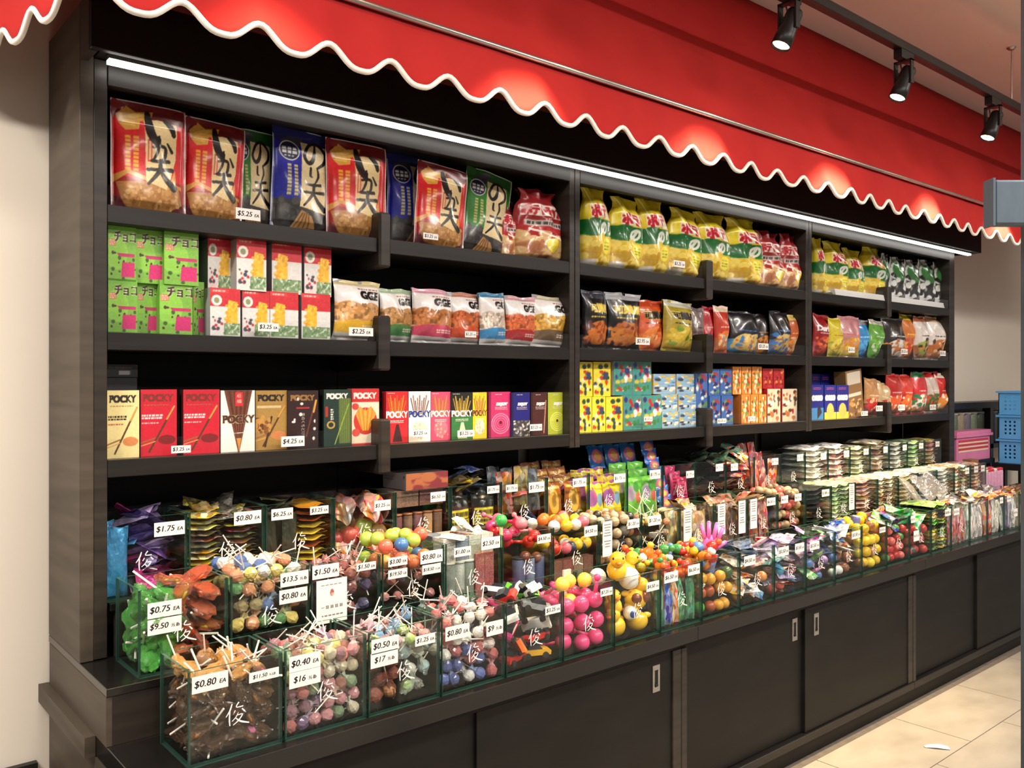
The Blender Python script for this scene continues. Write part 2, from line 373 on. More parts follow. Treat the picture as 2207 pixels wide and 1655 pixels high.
o = link('valance', grid(valance, 620, 8).mesh('valance', RED, True), aw)
md = o.modifiers.new('t', 'SOLIDIFY'); md.thickness = 0.003
q = MB(); n = 640
q.tube([loc(edge_pt(XL + (XR - XL) * i / n) + Vector((0, -0.003, 0.001))) for i in range(n + 1)], 0.0068, 6); link('scalloped_trim', q.mesh('scalloped_trim', WHITE, True), aw)
q = MB(); q.tube([loc((XL, YF - 0.012, ZR)), loc((XR, YF - 0.012, ZR))], 0.0075, 10); link('front_rod', q.mesh('front_rod', STEEL, True), aw)['label'] = 'thin steel rod'
# the return at the left end runs back to the wall, flaring a little
def ret_edge(s): 
    p = Vector((XL, YF, 0)).lerp(Vector((0.325, 2.465, 0)), s); ln = 0.68 * s
    return Vector((p.x, p.y, ZV + scal(-ln + 0.06)))
def rval(u, v):
    b = ret_edge(u); return loc(b.lerp(Vector((b.x + 0.01, b.y, ZR)), v))
o = link('return_valance', grid(rval, 80, 6).mesh('return_valance', RED, True), aw)
md = o.modifiers.new('t', 'SOLIDIFY'); md.thickness = 0.003
q = MB(); q.tube([loc(ret_edge(i / 90) + Vector((-0.002, 0, 0))) for i in range(91)], 0.0068, 6); link('scalloped_trim', q.mesh('return_trim', WHITE, True), aw)
def rtop(u, v):
    a = Vector((ret_edge(u).x + 0.01, ret_edge(u).y, ZR)); s = u
    top = Vector((a.x, a.y, ZR + (ZT - ZR) * min(1.0, s * 2.6))); return loc(a.lerp(top, v))
o = link('return_cloth', grid(rtop, 16, 6).mesh('return_cloth', RED, True), aw)
md = o.modifiers.new('t', 'SOLIDIFY'); md.thickness = 0.003

# ================================================================ lamp track
TY, TZ = 1.56, 2.666
tr = thing('lamp_track', 'black ceiling track bar hung on thin rods above the awning', 'light track', (0.2, TY, TZ))
bevel(boxp('bar', (0, -0.017, 0), (6.5, 0.017, 0.034), BLACKM, tr))
q = MB(); q.box((0, -0.012, 0.0342), (6.5, 0.012, 0.037)); link('bar_cap', q.mesh('bar_cap', STEEL), tr)
xr_ = PX(2180, TY)
for x in (xr_, xr_ - 1.75, xr_ - 3.5):
    q = MB(); q.tube([(x - 0.2, 0, 0.034), (x - 0.2, 0, 2.949 - TZ)], 0.003, 6); q.lathe([(0.012, 2.94 - TZ), (0.022, 2.949 - TZ)], 12, 0, (x - 0.2, 0, 0)); link('hanger_rod', q.mesh('hanger_rod', STEEL), tr)
def spot_head(x, tgt, label, seen=True, power=60.0):
    t = thing('track_spotlight', label, 'spotlight', (x, TY, TZ), group='black track spotlights')
    q = MB(); q.box((-0.05, -0.016, -0.034), (0.05, 0.016, -0.0005)); link('adapter', q.mesh('adapter', BLACKM), t)
    piv = Vector((0, 0, -0.115)); d = (Vector(tgt) - Vector((x, TY, TZ)) - piv).normalized()
    side = Vector((0, 1, 0)).cross(d).normalized(); 
    q = MB()
    for s in (-1, 1):
        q.box((-0.012 + s * 0.0, s * 0.031 - 0.003, -0.125), (0.012, s * 0.031 + 0.003, -0.034))
    q.box((-0.012, -0.034, -0.04), (0.012, 0.034, -0.034)); link('yoke', q.mesh('yoke', BLACKM), t)
    rot = d.to_track_quat('-Z', 'Y').to_euler()
    q = MB(); q.lathe([(0.012, 0.062), (0.024, 0.058), (0.027, 0.05), (0.0275, 0.0), (0.031, -0.03), (0.033, -0.07), (0.030, -0.0705), (0.028, -0.045)], 20)
    b = link('lamp_body', q.mesh('lamp_body', BLACKM, True), t, piv, rot)
    q = MB(); q.lathe([(0.0, -0.0632), (0.0285, -0.063), (0.0285, -0.061), (0.0, -0.0608)], 20); link('lens', q.mesh('lens', LENSM), b)
    q = MB(); q.tube([(0.012, 0.02, -0.03), (0.05, 0.03, -0.06), (0.035, 0.02, -0.095), (0.01, 0.0, -0.08)], 0.003, 6); link('cable', q.mesh('cable', BLACKM), t)
    l = bpy.data.lights.new('spot_beam', 'SPOT'); l.energy = power; l.spot_size = math.radians(52); l.spot_blend = 0.75; l.shadow_soft_size = 0.03; l.color = (1.0, 0.75, 0.42)
    lo = bpy.data.objects.new('spot_beam', l); COL.objects.link(lo); lo.parent = t; lo.location = piv + d * 0.08; lo.rotation_euler = rot
    return t
for i, (u, lab, pw) in enumerate([(1700, 'nearest black track spotlight, lens lit, at the top edge of the photo', 190), (1948, 'middle black track spotlight of the three on the bar', 230), (2140, 'farthest black track spotlight beside the hanging rod', 280)]):
    x = PX(u, TY); spot_head(x, (x - 0.45, 1.84, 1.35), lab, True, pw)
x = PX(1700, TY)
spot_head(x - 0.82, (x - 1.2, 1.84, 1.35), 'black track spotlight out of view above the awning, left of the lit one', False, 130)
spot_head(x - 1.64, (x - 1.84, 1.95, 1.0), 'black track spotlight out of view at the left end of the track', False, 45)
x = PX(2140, TY)
spot_head(x + 0.85, (x + 0.20, 1.98, 1.1), 'black track spotlight past the right end of the shelves', False, 260)
# ================================================================ print: small raster canvases turned into colour attributes
_FT = {}
def glyphs(s):
    if s in _FT: return _FT[s]
    c = bpy.data.curves.new('t', 'FONT'); c.body = s; c.resolution_u = 3
    o = bpy.data.objects.new('t', c); COL.objects.link(o); bpy.context.view_layer.update()
    m = bpy.data.meshes.new_from_object(o.evaluated_get(bpy.context.evaluated_depsgraph_get()))
    m.calc_loop_triangles()
    v = np.array([p.co[:2] for p in m.vertices]) if len(m.vertices) else np.zeros((0, 2))
    t = np.array([lt.vertices[:] for lt in m.loop_triangles]) if len(m.loop_triangles) else np.zeros((0, 3), int)
    bpy.data.objects.remove(o); bpy.data.curves.remove(c); bpy.data.meshes.remove(m)
    _FT[s] = (v, t); return v, t
BR = {
 'い': [[(.16, .88, .09), (.18, .45, .13), (.34, .16, .11), (.46, .30, .03)], [(.66, .78, .05), (.85, .62, .09), (.93, .42, .07)]],
 'か': [[(.10, .62, .06), (.45, .70, .07), (.64, .62, .08), (.60, .30, .08), (.46, .12, .04)], [(.38, .95, .07), (.30, .5, .07), (.10, .12, .05)], [(.74, .84, .05), (.94, .56, .08)]],
 '天': [[(.2, .82, .06), (.5, .83, .06), (.82, .87, .07)], [(.06, .53, .06), (.5, .56, .06), (.94, .6, .08)], [(.5, .85, .07), (.45, .5, .08), (.08, .06, .05)], [(.5, .52, .06), (.7, .26, .10), (1.0, .02, .14)]],
 'の': [[(.55, .80, .05), (.42, .32, .10), (.24, .18, .09), (.10, .42, .08), (.34, .80, .07), (.66, .86, .08), (.92, .6, .09), (.88, .3, .09), (.58, .06, .05)]],
 'り': [[(.28, .86, .09), (.26, .5, .10), (.38, .42, .03)], [(.66, .92, .07), (.73, .5, .10), (.48, .02, .04)]],
 '俊': [[(.30, .98, .05), (.2, .7, .06), (.02, .45, .03)], [(.2, .66, .05), (.18, .3, .06), (.2, .02, .04)], [(.62, 1.0, .06), (.5, .8, .04), (.82, .78, .05)], [(.45, .66, .04), (.36, .5, .04)], [(.76, .68, .05), (.9, .52, .06)], [(.6, .55, .05), (.48, .35, .04), (.3, .2, .03)], [(.5, .42, .03), (.78, .42, .05), (.6, .18, .05), (.35, .02, .03)], [(.46, .32, .03), (.7, .12, .07), (1.1, -.04, .05)]],
}
def brush_pts(st, n=14):
    P = np.array(st); k = len(P); out = []
    for i in range(k - 1):
        p0, p1, p2, p3 = P[max(i - 1, 0)], P[i], P[i + 1], P[min(i + 2, k - 1)]
        for t in np.linspace(0, 1, n, endpoint=(i == k - 2)):
            out.append(.5 * ((2 * p1) + (-p0 + p2) * t + (2 * p0 - 5 * p1 + 4 * p2 - p3) * t * t + (-p0 + 3 * p1 - 3 * p2 + p3) * t ** 3))
    return np.array(out)
class CV:
    def __init__(s, nx, ny, asp, bg):          # asp = width / height
        s.nx, s.ny, s.asp = nx, ny, asp; s.W, s.H = nx * 2, ny * 2
        s.a = np.zeros((s.H, s.W, 3)); s.a[:] = bg
        s.X, s.Y = np.meshgrid((np.arange(s.W) + .5) / s.W, (np.arange(s.H) + .5) / s.H)
        s.r = np.random.RandomState(nx * 7 + ny)
    def put(s, m, c): s.a[m] = c; return s
    def rect(s, x0, y0, x1, y1, c): return s.put((s.X >= x0) & (s.X <= x1) & (s.Y >= y0) & (s.Y <= y1), c)
    def ell(s, x, y, rx, ry, c): return s.put(((s.X - x) / rx) ** 2 + ((s.Y - y) / ry) ** 2 <= 1, c)
    def ring(s, x, y, rx, ry, w, c):
        d = np.sqrt(((s.X - x) / rx) ** 2 + ((s.Y - y) / ry) ** 2); return s.put((d <= 1) & (d >= 1 - w), c)
    def poly(s, pts, c):
        n = len(pts); m = np.zeros_like(s.X, bool); j = n - 1
        for i in range(n):
            xi, yi = pts[i]; xj, yj = pts[j]
            m ^= ((yi > s.Y) != (yj > s.Y)) & (s.X < (xj - xi) * (s.Y - yi) / ((yj - yi) or 1e-9) + xi); j = i
        return s.put(m, c)
    def line(s, x0, y0, x1, y1, w, c):          # w in widths
        dx, dy = (x1 - x0), (y1 - y0) / s.asp; px, py = s.X - x0, (s.Y - y0) / s.asp
        t = np.clip((px * dx + py * dy) / max(dx * dx + dy * dy, 1e-9), 0, 1)
        return s.put((px - t * dx) ** 2 + (py - t * dy) ** 2 <= (w / 2) ** 2, c)
    def brush(s, ch, x, y, w, c, fat=1.0):      # glyph box: left x, bottom y, width w (height equal in real units)
        h = w * s.asp
        for st in BR[ch]:
            for (px, py, pw) in brush_pts(st):
                s.ell(x + px * w, y + py * h, pw * w * .62 * fat, pw * h * .62 * fat, c)
        return s
    def text(s, t, x, y, h, c, sx=1.0, shear=0.0, fit=None, rot=0.0, bold=0.0):
        v, tr = glyphs(t)
        if not len(v): return s
        lo, hi = v.min(0), v.max(0); p = (v - (lo + hi) / 2)
        k = h / max(hi[1] - lo[1], 0.3)
        kx = k / s.asp * sx
        if fit and (hi[0] - lo[0]) * kx > fit: kx = fit / (hi[0] - lo[0])
        p = np.stack([p[:, 0] + p[:, 1] * shear, p[:, 1]], 1)
        q = np.stack([p[:, 0] * kx, p[:, 1] * k], 1)
        if rot:
            ca, sa = math.cos(rot), math.sin(rot); qx = q[:, 0] * s.asp
            q = np.stack([(qx * ca - q[:, 1] * sa) / s.asp, qx * sa + q[:, 1] * ca], 1)
        q += [x, y]
        m = np.zeros_like(s.X, bool)
        for (a, b, d) in q[tr]:
            x0, x1 = min(a[0], b[0], d[0]), max(a[0], b[0], d[0]); y0, y1 = min(a[1], b[1], d[1]), max(a[1], b[1], d[1])
            i0, i1 = max(int(x0 * s.W) - 1, 0), min(int(x1 * s.W) + 2, s.W); j0, j1 = max(int(y0 * s.H) - 1, 0), min(int(y1 * s.H) + 2, s.H)
            if i1 <= i0 or j1 <= j0: continue
            X, Y = s.X[j0:j1, i0:i1], s.Y[j0:j1, i0:i1]
            e = lambda p, q_: (q_[0] - p[0]) * (Y - p[1]) - (q_[1] - p[1]) * (X - p[0])
            w0, w1, w2 = e(a, b), e(b, d), e(d, a); tol = bold * 1e-3
            m[j0:j1, i0:i1] |= ((w0 >= -tol) & (w1 >= -tol) & (w2 >= -tol)) | ((w0 <= tol) & (w1 <= tol) & (w2 <= tol))
        if 0 < bold < 1:
            mm = m.copy(); mm[:, 1:] |= m[:, :-1]; m = mm
        elif bold:
            for _ in range(int(max(1, bold))):
                mm = m.copy(); mm[:, 1:] |= m[:, :-1]; mm[:, :-1] |= m[:, 1:]; mm[1:] |= m[:-1]; mm[:-1] |= m[1:]; m = mm
        return s.put(m, c)
    def outline(s, t, x, y, h, c, co, **k):
        kk = dict(k); kk['bold'] = 1 + round(k.get('bold', 0)); s.text(t, x, y, h, co, **kk); return s.text(t, x, y, h, c, **k)
    def specks(s, x0, y0, x1, y1, cols, n, r):
        for _ in range(n):
            s.ell(s.r.uniform(x0, x1), s.r.uniform(y0, y1), r * s.r.uniform(.5, 1.3), r * s.asp * s.r.uniform(.5, 1.3), cols[s.r.randint(len(cols))])
        return s
    def lines(s, x0, x1, y0, y1, n, c, w=.6):    # rows of tiny lettering too small to read
        for k in range(n):
            yy = y0 + (y1 - y0) * (k + .5) / n; hh = (y1 - y0) / n * w / 2; x = x0
            while x < x1:
                l = s.r.uniform(.02, .09); s.rect(x, yy - hh, min(x + l, x1), yy + hh, c); x += l + .02
        return s
    def noise(s, amp):
        g = s.r.uniform(-amp, amp, (s.H // 6 + 2, s.W // 6 + 2)).repeat(6, 0).repeat(6, 1)[:s.H, :s.W]; s.a = np.clip(s.a + g[..., None], 0, 255); return s
    def out(s):
        a = s.a.reshape(s.ny, 2, s.nx, 2, 3).mean((1, 3)) / 255.0
        lin = np.where(a <= .04045, a / 12.92, ((a + .055) / 1.055) ** 2.4)
        return np.concatenate([lin, np.ones((s.ny, s.nx, 1))], 2)
def colour_mesh(name, verts, faces, cols, m, smooth):
    me = bpy.data.meshes.new(name); me.from_pydata(verts, [], faces); me.materials.append(m)
    at = me.color_attributes.new('Col', 'FLOAT_COLOR', 'POINT'); at.data.foreach_set('color', np.asarray(cols, np.float32).ravel())
    if smooth: me.polygons.foreach_set('use_smooth', [True] * len(faces))
    me.update(); return me
def gfaces(nx, ny, k=0, flip=False):
    f = [(k + j * nx + i, k + j * nx + i + 1, k + (j + 1) * nx + i + 1, k + (j + 1) * nx + i) for j in range(ny - 1) for i in range(nx - 1)]
    return [x[::-1] for x in f] if flip else f
def sheet(U, V, w, h, t, style, seed):
    r = np.random.RandomState(seed)
    if style == 'pouch':
        e = 0.045; cu = np.clip((U - e) / (1 - 2 * e), 0, 1); cv = np.clip((V - 0.02) / 0.93, 0, 1)
        prof = (np.sin(PI * cu) ** .55) * (np.clip(1 - (2 * cv - .75) ** 2 / 1.6, 0, 1) ** .7) * np.clip((1 - cv) * 6, 0, 1) * np.clip(cv * 9 + .25, 0, 1)
        ww = np.ones_like(V)
    elif style == 'chip':
        cv = np.clip((V - 0.05) / 0.9, 0, 1)
        prof = (np.sin(PI * U) ** .5) * (np.sin(PI * np.clip(cv, 0.0, 1)) ** .55)
        ww = 1 - 0.07 * np.sin(PI * V) ** .8 + 0.0 * V
    elif style == 'tied':
        prof = (np.sin(PI * U) ** .5) * np.interp(V, [0, .06, .3, .6, .78, .86, .92, 1], [.45, .85, 1, .95, .7, .4, .25, .08])
        ww = np.interp(V, [0, .05, .3, .6, .76, .85, .92, 1], [.86, .97, 1, .98, .88, .7, .72, .86])
    wr = np.zeros_like(U)
    for k in range(7):
        fx, fy, ph = r.uniform(-16, 16), r.uniform(-14, 14), r.uniform(0, 6); wr += np.sin(fx * U + fy * V + ph)
    crimp = np.exp(-((V - 1) / .12) ** 2) + np.exp(-(V / .09) ** 2)
    x = (U - .5) * w * ww
    y = t / 2 * prof * (1 + .035 * wr) + 0.0022 * wr * crimp * .5 + .0006 * wr
    z = V * h
    if style != 'pouch': z = z + .012 * h * np.sin(U * 9 + seed) * np.clip(V * 8 - 7, 0, 1)
    return x, y, z
def bag_mesh(name, cv, w, h, t, style='pouch', seed=1, m=None, backcol=None):
    c = cv.out(); ny, nx = c.shape[:2]
    U, V = np.meshgrid(np.linspace(0, 1, nx), np.linspace(0, 1, ny))
    x, y, z = sheet(U, V, w, h, t, style, seed)
    fr = np.stack([x, -y, z], 2).reshape(-1, 3)
    bx, by = 11, 13
    U2, V2 = np.meshgrid(np.linspace(0, 1, bx), np.linspace(0, 1, by)); x2, y2, z2 = sheet(U2, V2, w, h, t, style, seed)
    bk = np.stack([x2, np.abs(y2) * .8 + .0006, z2], 2).reshape(-1, 3)
    bc = np.tile(c[ny // 2, 2] if backcol is None else np.array([*L(backcol), 1]), (bx * by, 1))
    return colour_mesh(name, np.concatenate([fr, bk]).tolist(), gfaces(nx, ny) + gfaces(bx, by, nx * ny, True), np.concatenate([c.reshape(-1, 4), bc]), m or PRINT, True)
def carton_mesh(name, cv, w, h, d, side, top=None, sidecv=None):
    c = cv.out(); ny, nx = c.shape[:2]
    xs, zs = np.linspace(-w / 2, w / 2, nx), np.linspace(0, h, ny)
    X, Z = np.meshgrid(xs, zs); V = [np.stack([X, np.zeros_like(X), Z], 2).reshape(-1, 3)]; C = [c.reshape(-1, 4)]; F = gfaces(nx, ny)
    k = nx * ny
    def face(pts, col):
        nonlocal k
        V.append(np.array(pts)); C.append(np.tile(np.array([*L(col), 1]), (4, 1))); F.append((k, k + 1, k + 2, k + 3)); k += 4
    a, b = -w / 2, w / 2
    if sidecv is not None:
        s = sidecv.out(); sy, sx = s.shape[:2]; Y, Z2 = np.meshgrid(np.linspace(d, 0, sx), np.linspace(0, h, sy))
        V.append(np.stack([np.full_like(Y, a), Y, Z2], 2).reshape(-1, 3)); C.append(s.reshape(-1, 4)); F += gfaces(sx, sy, k); k += sx * sy
    else: face([(a, d, 0), (a, 0, 0), (a, 0, h), (a, d, h)], side)
    face([(b, 0, 0), (b, d, 0), (b, d, h), (b, 0, h)], side)
    face([(a, 0, h), (b, 0, h), (b, d, h), (a, d, h)], top or side); face([(a, d, 0), (b, d, 0), (b, 0, 0), (a, 0, 0)], side)
    face([(b, d, 0), (a, d, 0), (a, d, h), (b, d, h)], side)
    return colour_mesh(name, np.concatenate(V).tolist(), F, np.concatenate(C), PRINTB, False)

# ---------------------------------------------------------------- designs
def cv_ika():
    c = CV(110, 146, .76, (150, 22, 26)); K = (24, 18, 14)
    c.rect(0, .84, 1, 1, (104, 26, 26)); c.rect(0, 0, 1, .12, (92, 24, 34)); c.rect(.03, .3, .97, .84, (206, 26, 30))
    c.poly([(.07, .86), (.2, .95), (.32, .9), (.55, .93), (.5, .84), (.36, .82), (.34, .74), (.18, .72), (.1, .78)], (206, 150, 58)); c.poly([(.12, .84), (.3, .89), (.46, .9), (.3, .84)], (228, 182, 84)); c.poly([(.12, .77), (.3, .76), (.3, .82), (.16, .82)], (222, 170, 70))
    c.poly([(.06, .25), (.5, .28), (.88, .24), (.93, .1), (.72, .02), (.2, .03), (.12, .1)], (170, 118, 62))
    c.specks(.14, .05, .88, .24, [(196, 146, 84), (148, 96, 48), (184, 130, 70), (206, 160, 100)], 90, .025)
    c.poly([(.03, .24), (.2, .33), (.5, .27), (.92, .24), (.92, .27), (.5, .31), (.2, .37), (.03, .31)], (196, 140, 60))
    c.poly([(.41, .83), (.43, .28), (.7, .22), (.84, .52), (.86, .84), (.6, .86)], (226, 200, 146)); c.poly([(.7, .22), (.82, .42), (.83, .26)], (206, 150, 64))
    for k in range(2):
        for j in range(9): c.rect(.17 + .1 * k, .36 + .036 * j, .235 + .1 * k, .387 + .036 * j, (232, 160, 40))
    c.rect(.45, .46, .505, .66, (214, 60, 40)); c.rect(.462, .475, .493, .645, (230, 190, 140))
    c.brush('い', .40, .60, .44, K, 1.7); c.brush('か', .49, .45, .31, K, 1.5); c.brush('天', .43, .24, .37, K, 1.5)
    c.rect(0, 0, .022, 1, (206, 190, 186)); c.rect(.978, 0, 1, 1, (206, 190, 186)); c.rect(0, .985, 1, 1, (196, 178, 172))
    return c.noise(6)
def cv_nori(base, dark, edge):
    c = CV(110, 146, .72, base); K = (22, 18, 16)
    c.rect(0, .86, 1, 1, dark); c.rect(0, 0, 1, .3, (46, 44, 44)); c.specks(0, .0, 1, .32, [(60, 58, 56), (34, 32, 34), (74, 70, 66)], 60, .06)
    c.poly([(.1, .86), (.3, .74), (.5, .95), (.4, .98)], (60, 58, 66))
    c.poly([(.28, .03), (.66, .05), (.58, .16), (.42, .21)], (186, 138, 84)); 
    for k in range(4): c.line(.34 + .07 * k, .05, .44 + .03 * k, .18, .018, (120, 78, 42))
    c.poly([(.43, .88), (.87, .86), (.83, .2), (.39, .24)], (226, 204, 156))
    c.brush('の', .42, .62, .42, K, 1.15); c.brush('り', .48, .46, .27, K, 1.15); c.brush('天', .42, .24, .38, K, 1.25)
    c.ell(.24, .77, .15, .1, (232, 232, 236)); c.ell(.24, .77, .135, .09, (30, 32, 60)); c.lines(.13, .35, .735, .81, 2, (236, 236, 240), .8); c.lines(.16, .32, .705, .725, 1, (220, 220, 226))
    for k in range(2):
        for j in range(9): c.rect(.2 + .1 * k, .34 + .034 * j, .255 + .1 * k, .365 + .034 * j, (196, 186, 120))
    c.rect(0, 0, .022, 1, edge); c.rect(.978, 0, 1, 1, edge); c.rect(0, .985, 1, 1, edge)
    return c.noise(6)
def cv_potato(col, kind):
    c = CV(66, 90, .7, col)
    if kind == 'yellow':
        c.rect(0, .38, 1, .58, (22, 120, 48)); c.ell(.3, .48, .28, .12, (16, 104, 42)); c.rect(0, 0, 1, .38, (206, 176, 50)); c.specks(0, .02, 1, .36, [(226, 190, 60), (190, 150, 40), (232, 206, 96)], 40, .09)
        c.rect(.2, .6, .96, .78, (240, 226, 190)); c.text('ポテト', .58, .69, .17, (196, 24, 52), fit=.72, bold=.5); c.text('のり', .64, .48, .15, (236, 240, 232), fit=.55, bold=.5)
        c.ell(.62, .26, .14, .1, (238, 222, 70)); c.lines(.52, .72, .2, .32, 3, (120, 140, 40), .4); c.rect(0, .02, .3, .1, (196, 190, 180)); c.line(.08, .98, .3, .72, .03, (250, 246, 190))
    else:
        c.rect(0, .0, 1, .3, (186, 132, 84)); c.specks(0, .0, 1, .36, [(206, 160, 104), (176, 112, 74), (214, 176, 120)], 40, .1); c.rect(0, .4, 1, .52, (176, 40, 44))
        c.rect(.06, .6, .96, .77, (236, 220, 208)); c.text('ポテトチップ', .5, .685, .15, (190, 26, 40), fit=.84, bold=.5); c.rect(.1, .46, .94, .54, (206, 196, 188)); c.lines(.14, .9, .465, .535, 1, (70, 64, 60))
        c.ell(.62, .2, .16, .11, (236, 214, 70)); c.ring(.62, .2, .16, .11, .12, (190, 150, 40)); c.line(.2, .42, .8, .3, .04, (240, 226, 210))
    return c.noise(8)
def cv_choco():
    c = CV(60, 92, .66, (122, 178, 64))
    c.ell(.3, .5, .4, .3, (140, 200, 70)); c.rect(0, .9, 1, 1, (112, 176, 58))
    c.specks(.02, .02, .98, .5, [(60, 92, 30), (72, 44, 26)], 14, .05)
    c.rect(.04, .62, .28, .74, (198, 116, 84)); c.lines(.06, .26, .63, .73, 3, (236, 200, 170))
    c.outline('チョコ', .6, .79, .17, (58, 30, 26), (226, 236, 196), fit=.74, bold=.5)
    c.poly([(.46, .08), (.94, .08), (.94, .34), (.5, .34)], (206, 36, 110)); c.poly([(.3, .5), (.94, .5), (.94, .44), (.4, .44)], (192, 44, 104))
    return c.noise(5)
def cv_redbox(flip):
    c = CV(44, 68, .66, (226, 222, 218))
    c.rect(0, .62, 1, 1, (206, 36, 48)); c.rect(.02, .9, .6, .97, (232, 60, 60)); c.lines(.1, .5, .91, .96, 1, (246, 230, 220))
    x = .5 if not flip else .12
    c.poly([(x, .25), (x + .4, .25), (x + .4, .72), (x + .1, .76)], (240, 184, 44)); c.specks(x, .3, x + .38, .72, [(246, 200, 70), (226, 160, 36)], 22, .05)
    c.rect(.45 if not flip else .05, .04, .98, .28, (126, 154, 110)); c.specks(.45 if not flip else .05, .05, .98, .27, [(206, 222, 196), (92, 128, 82), (170, 190, 150)], 40, .035)
    if not flip:
        c.ell(.22, .74, .17, .11, (238, 234, 226)); c.ell(.22, .74, .09, .06, (150, 150, 110)); c.specks(.1, .1, .4, .42, [(58, 66, 120), (196, 52, 56), (64, 64, 84)], 12, .05)
    return c.noise(6)
def cv_gge(a, b, top):
    c = CV(72, 82, .82, (232, 228, 226)); c.rect(0, .9, 1, 1, top); c.rect(0, .0, 1, .14, (206, 202, 198))
    c.rect(0, .38, 1, .6, (206, 190, 176)); c.ell(.25, .45, .3, .2, a); c.ell(.75, .45, .32, .19, a); c.specks(.02, .3, .98, .6, [tuple(min(255, int(v * 1.18)) for v in a), tuple(int(v * .75) for v in a)], 80, .035)
    c.poly([(0, .14), (1, .12), (1, .3), (.7, .34), (.3, .34), (0, .3)], b)
    c.text('GGE', .7, .755, .13, (24, 20, 20), fit=.52, bold=.5); c.lines(.45, .9, .84, .87, 1, (150, 60, 40)); c.lines(.55, .95, .19, .27, 2, (240, 226, 216), .5)
    return c.noise(5)
def cv_pocky(kind):
    K = (34, 24, 22)
    bgs = dict(cream=(228, 212, 150), red=(196, 22, 46), white=(236, 232, 228), gold=(166, 130, 66), dark=(44, 20, 20), green=(28, 52, 44), straw=(240, 226, 200),
               pred=(208, 34, 40), pwhite=(238, 236, 236), ppink=(226, 84, 118), pgreen=(52, 120, 62), pyellow=(238, 196, 40), dmag=(194, 44, 104), dnavy=(28, 26, 116), dbrown=(72, 30, 30), dlime=(176, 186, 54))
    asp = .5 if kind not in ('dmag', 'dnavy', 'dbrown', 'dlime', 'pred', 'pwhite', 'ppink', 'pgreen', 'pyellow') else .48
    c = CV(64, 122, asp, bgs[kind]); T = lambda y, h, col, **k: c.text('POCKY', .48, y, h, col, fit=.8, sx=.9, bold=.5, **k)
    if kind in ('cream', 'red', 'gold'):
        col = K if kind != 'red' else (120, 40, 30); T(.87, .10, col); c.lines(.1, .8, .755, .775, 1, (150, 110, 50)); c.line(.24, .07, .92, .74, .055, (84, 52, 26)); c.line(.72, .55, .92, .74, .05, (206, 150, 70))
        if kind != 'gold': c.lines(.04, .6, .55, .63, 2, K if kind == 'cream' else (244, 220, 216), .7); c.lines(.04, .5, .48, .51, 1, (160, 60, 50) if kind == 'cream' else (244, 206, 206))
        c.ell(.72, .24, .24, .07, (206, 130, 76) if kind != 'red' else (120, 20, 24)); c.line(0, .2, .4, .27, .04, (150, 96, 50)); c.line(.02, .16, .4, .22, .03, (214, 160, 80))
        if kind == 'gold': c.rect(.05, .7, .8, .74, (206, 186, 140)); c.line(.3, .06, .5, .55, .06, (66, 34, 20)); c.specks(.02, .3, .45, .55, [(128, 80, 40), (192, 140, 70), (92, 54, 28)], 20, .08)
    elif kind == 'white':
        c.poly([(.1, 1), (.92, 1), (.54, 0), (.5, 0)], (96, 48, 32))
        for k in range(9): c.line(.15 + .09 * k, 1, .5 + .006 * k, .1, .022, (62, 28, 20) if k % 2 else (124, 70, 44))
        c.poly([(.46, .22), (.6, .22), (.53, 0)], (212, 140, 60)); c.rect(.42, .74, .64, .97, (206, 40, 44)); c.text('極', .53, .91, .06, (240, 220, 210)); c.text('細', .53, .82, .06, (240, 220, 210)); c.outline('POCKY', .52, .53, .12, (70, 40, 28), (202, 176, 130), fit=.9, bold=.5); c.line(.2, .3, .8, .31, .02, (220, 216, 214))
    elif kind == 'dark':
        T(.87, .09, (150, 110, 60)); c.rect(.28, .68, .7, .71, (176, 40, 36)); c.line(.6, .2, .9, .82, .05, (104, 54, 34)); c.line(.84, .62, .92, .82, .06, (222, 160, 60)); c.specks(.04, .1, .96, .85, [(232, 226, 220)], 9, .05)
        c.text('冬のくちどけ', .5, .42, .06, (236, 226, 216), rot=-PI / 2)
    elif kind == 'green':
        T(.88, .09, (236, 232, 226)); c.rect(.55, .05, .97, .84, (104, 124, 60))
        for k in range(6): c.line(.58 + .07 * k, .05, .58 + .07 * k, .84, .02, (72, 92, 40))
        c.rect(.06, .52, .16, .7, (176, 48, 44)); c.lines(.25, .35, .46, .66, 5, (232, 226, 216), .7); c.ring(.26, .38, .15, .07, .4, (190, 150, 80)); c.line(.4, .04, .9, .74, .04, (150, 170, 60))
    elif kind == 'straw':
        c.rect(0, .76, 1, 1, (206, 40, 40)); T(.87, .1, (246, 236, 226))
        c.ell(.5, .42, .42, .24, (206, 60, 44)); c.poly([(.14, .55), (.3, .68), (.5, .6), (.7, .68), (.88, .55), (.62, .25), (.38, .25)], (236, 160, 60))
        for k in range(7): c.line(.22 + .09 * k, .64, .38 + .04 * k, .26, .025, (246, 190, 90) if k % 2 else (214, 120, 44))
        c.ell(.14, .68, .12, .06, (222, 70, 62)); c.ell(.16, .22, .14, .07, (222, 80, 70)); c.ell(.84, .12, .13, .06, (190, 70, 50)); c.rect(0, 0, 1, .03, (206, 40, 40))
    elif kind[0] == 'p':
        st = {'pred': (232, 140, 40), 'pwhite': (150, 104, 92), 'ppink': (240, 150, 60), 'pgreen': (226, 180, 70), 'pyellow': (180, 110, 50)}[kind]
        if kind == 'pgreen': c.rect(0, .5, 1, 1, (28, 30, 28))
        for k in range(9): c.line(.25 + .06 * k, .55, .1 + .1 * k, .86 + .06 * math.sin(k * 2.1), .05, st if k % 2 else tuple(int(v * .75) for v in st))
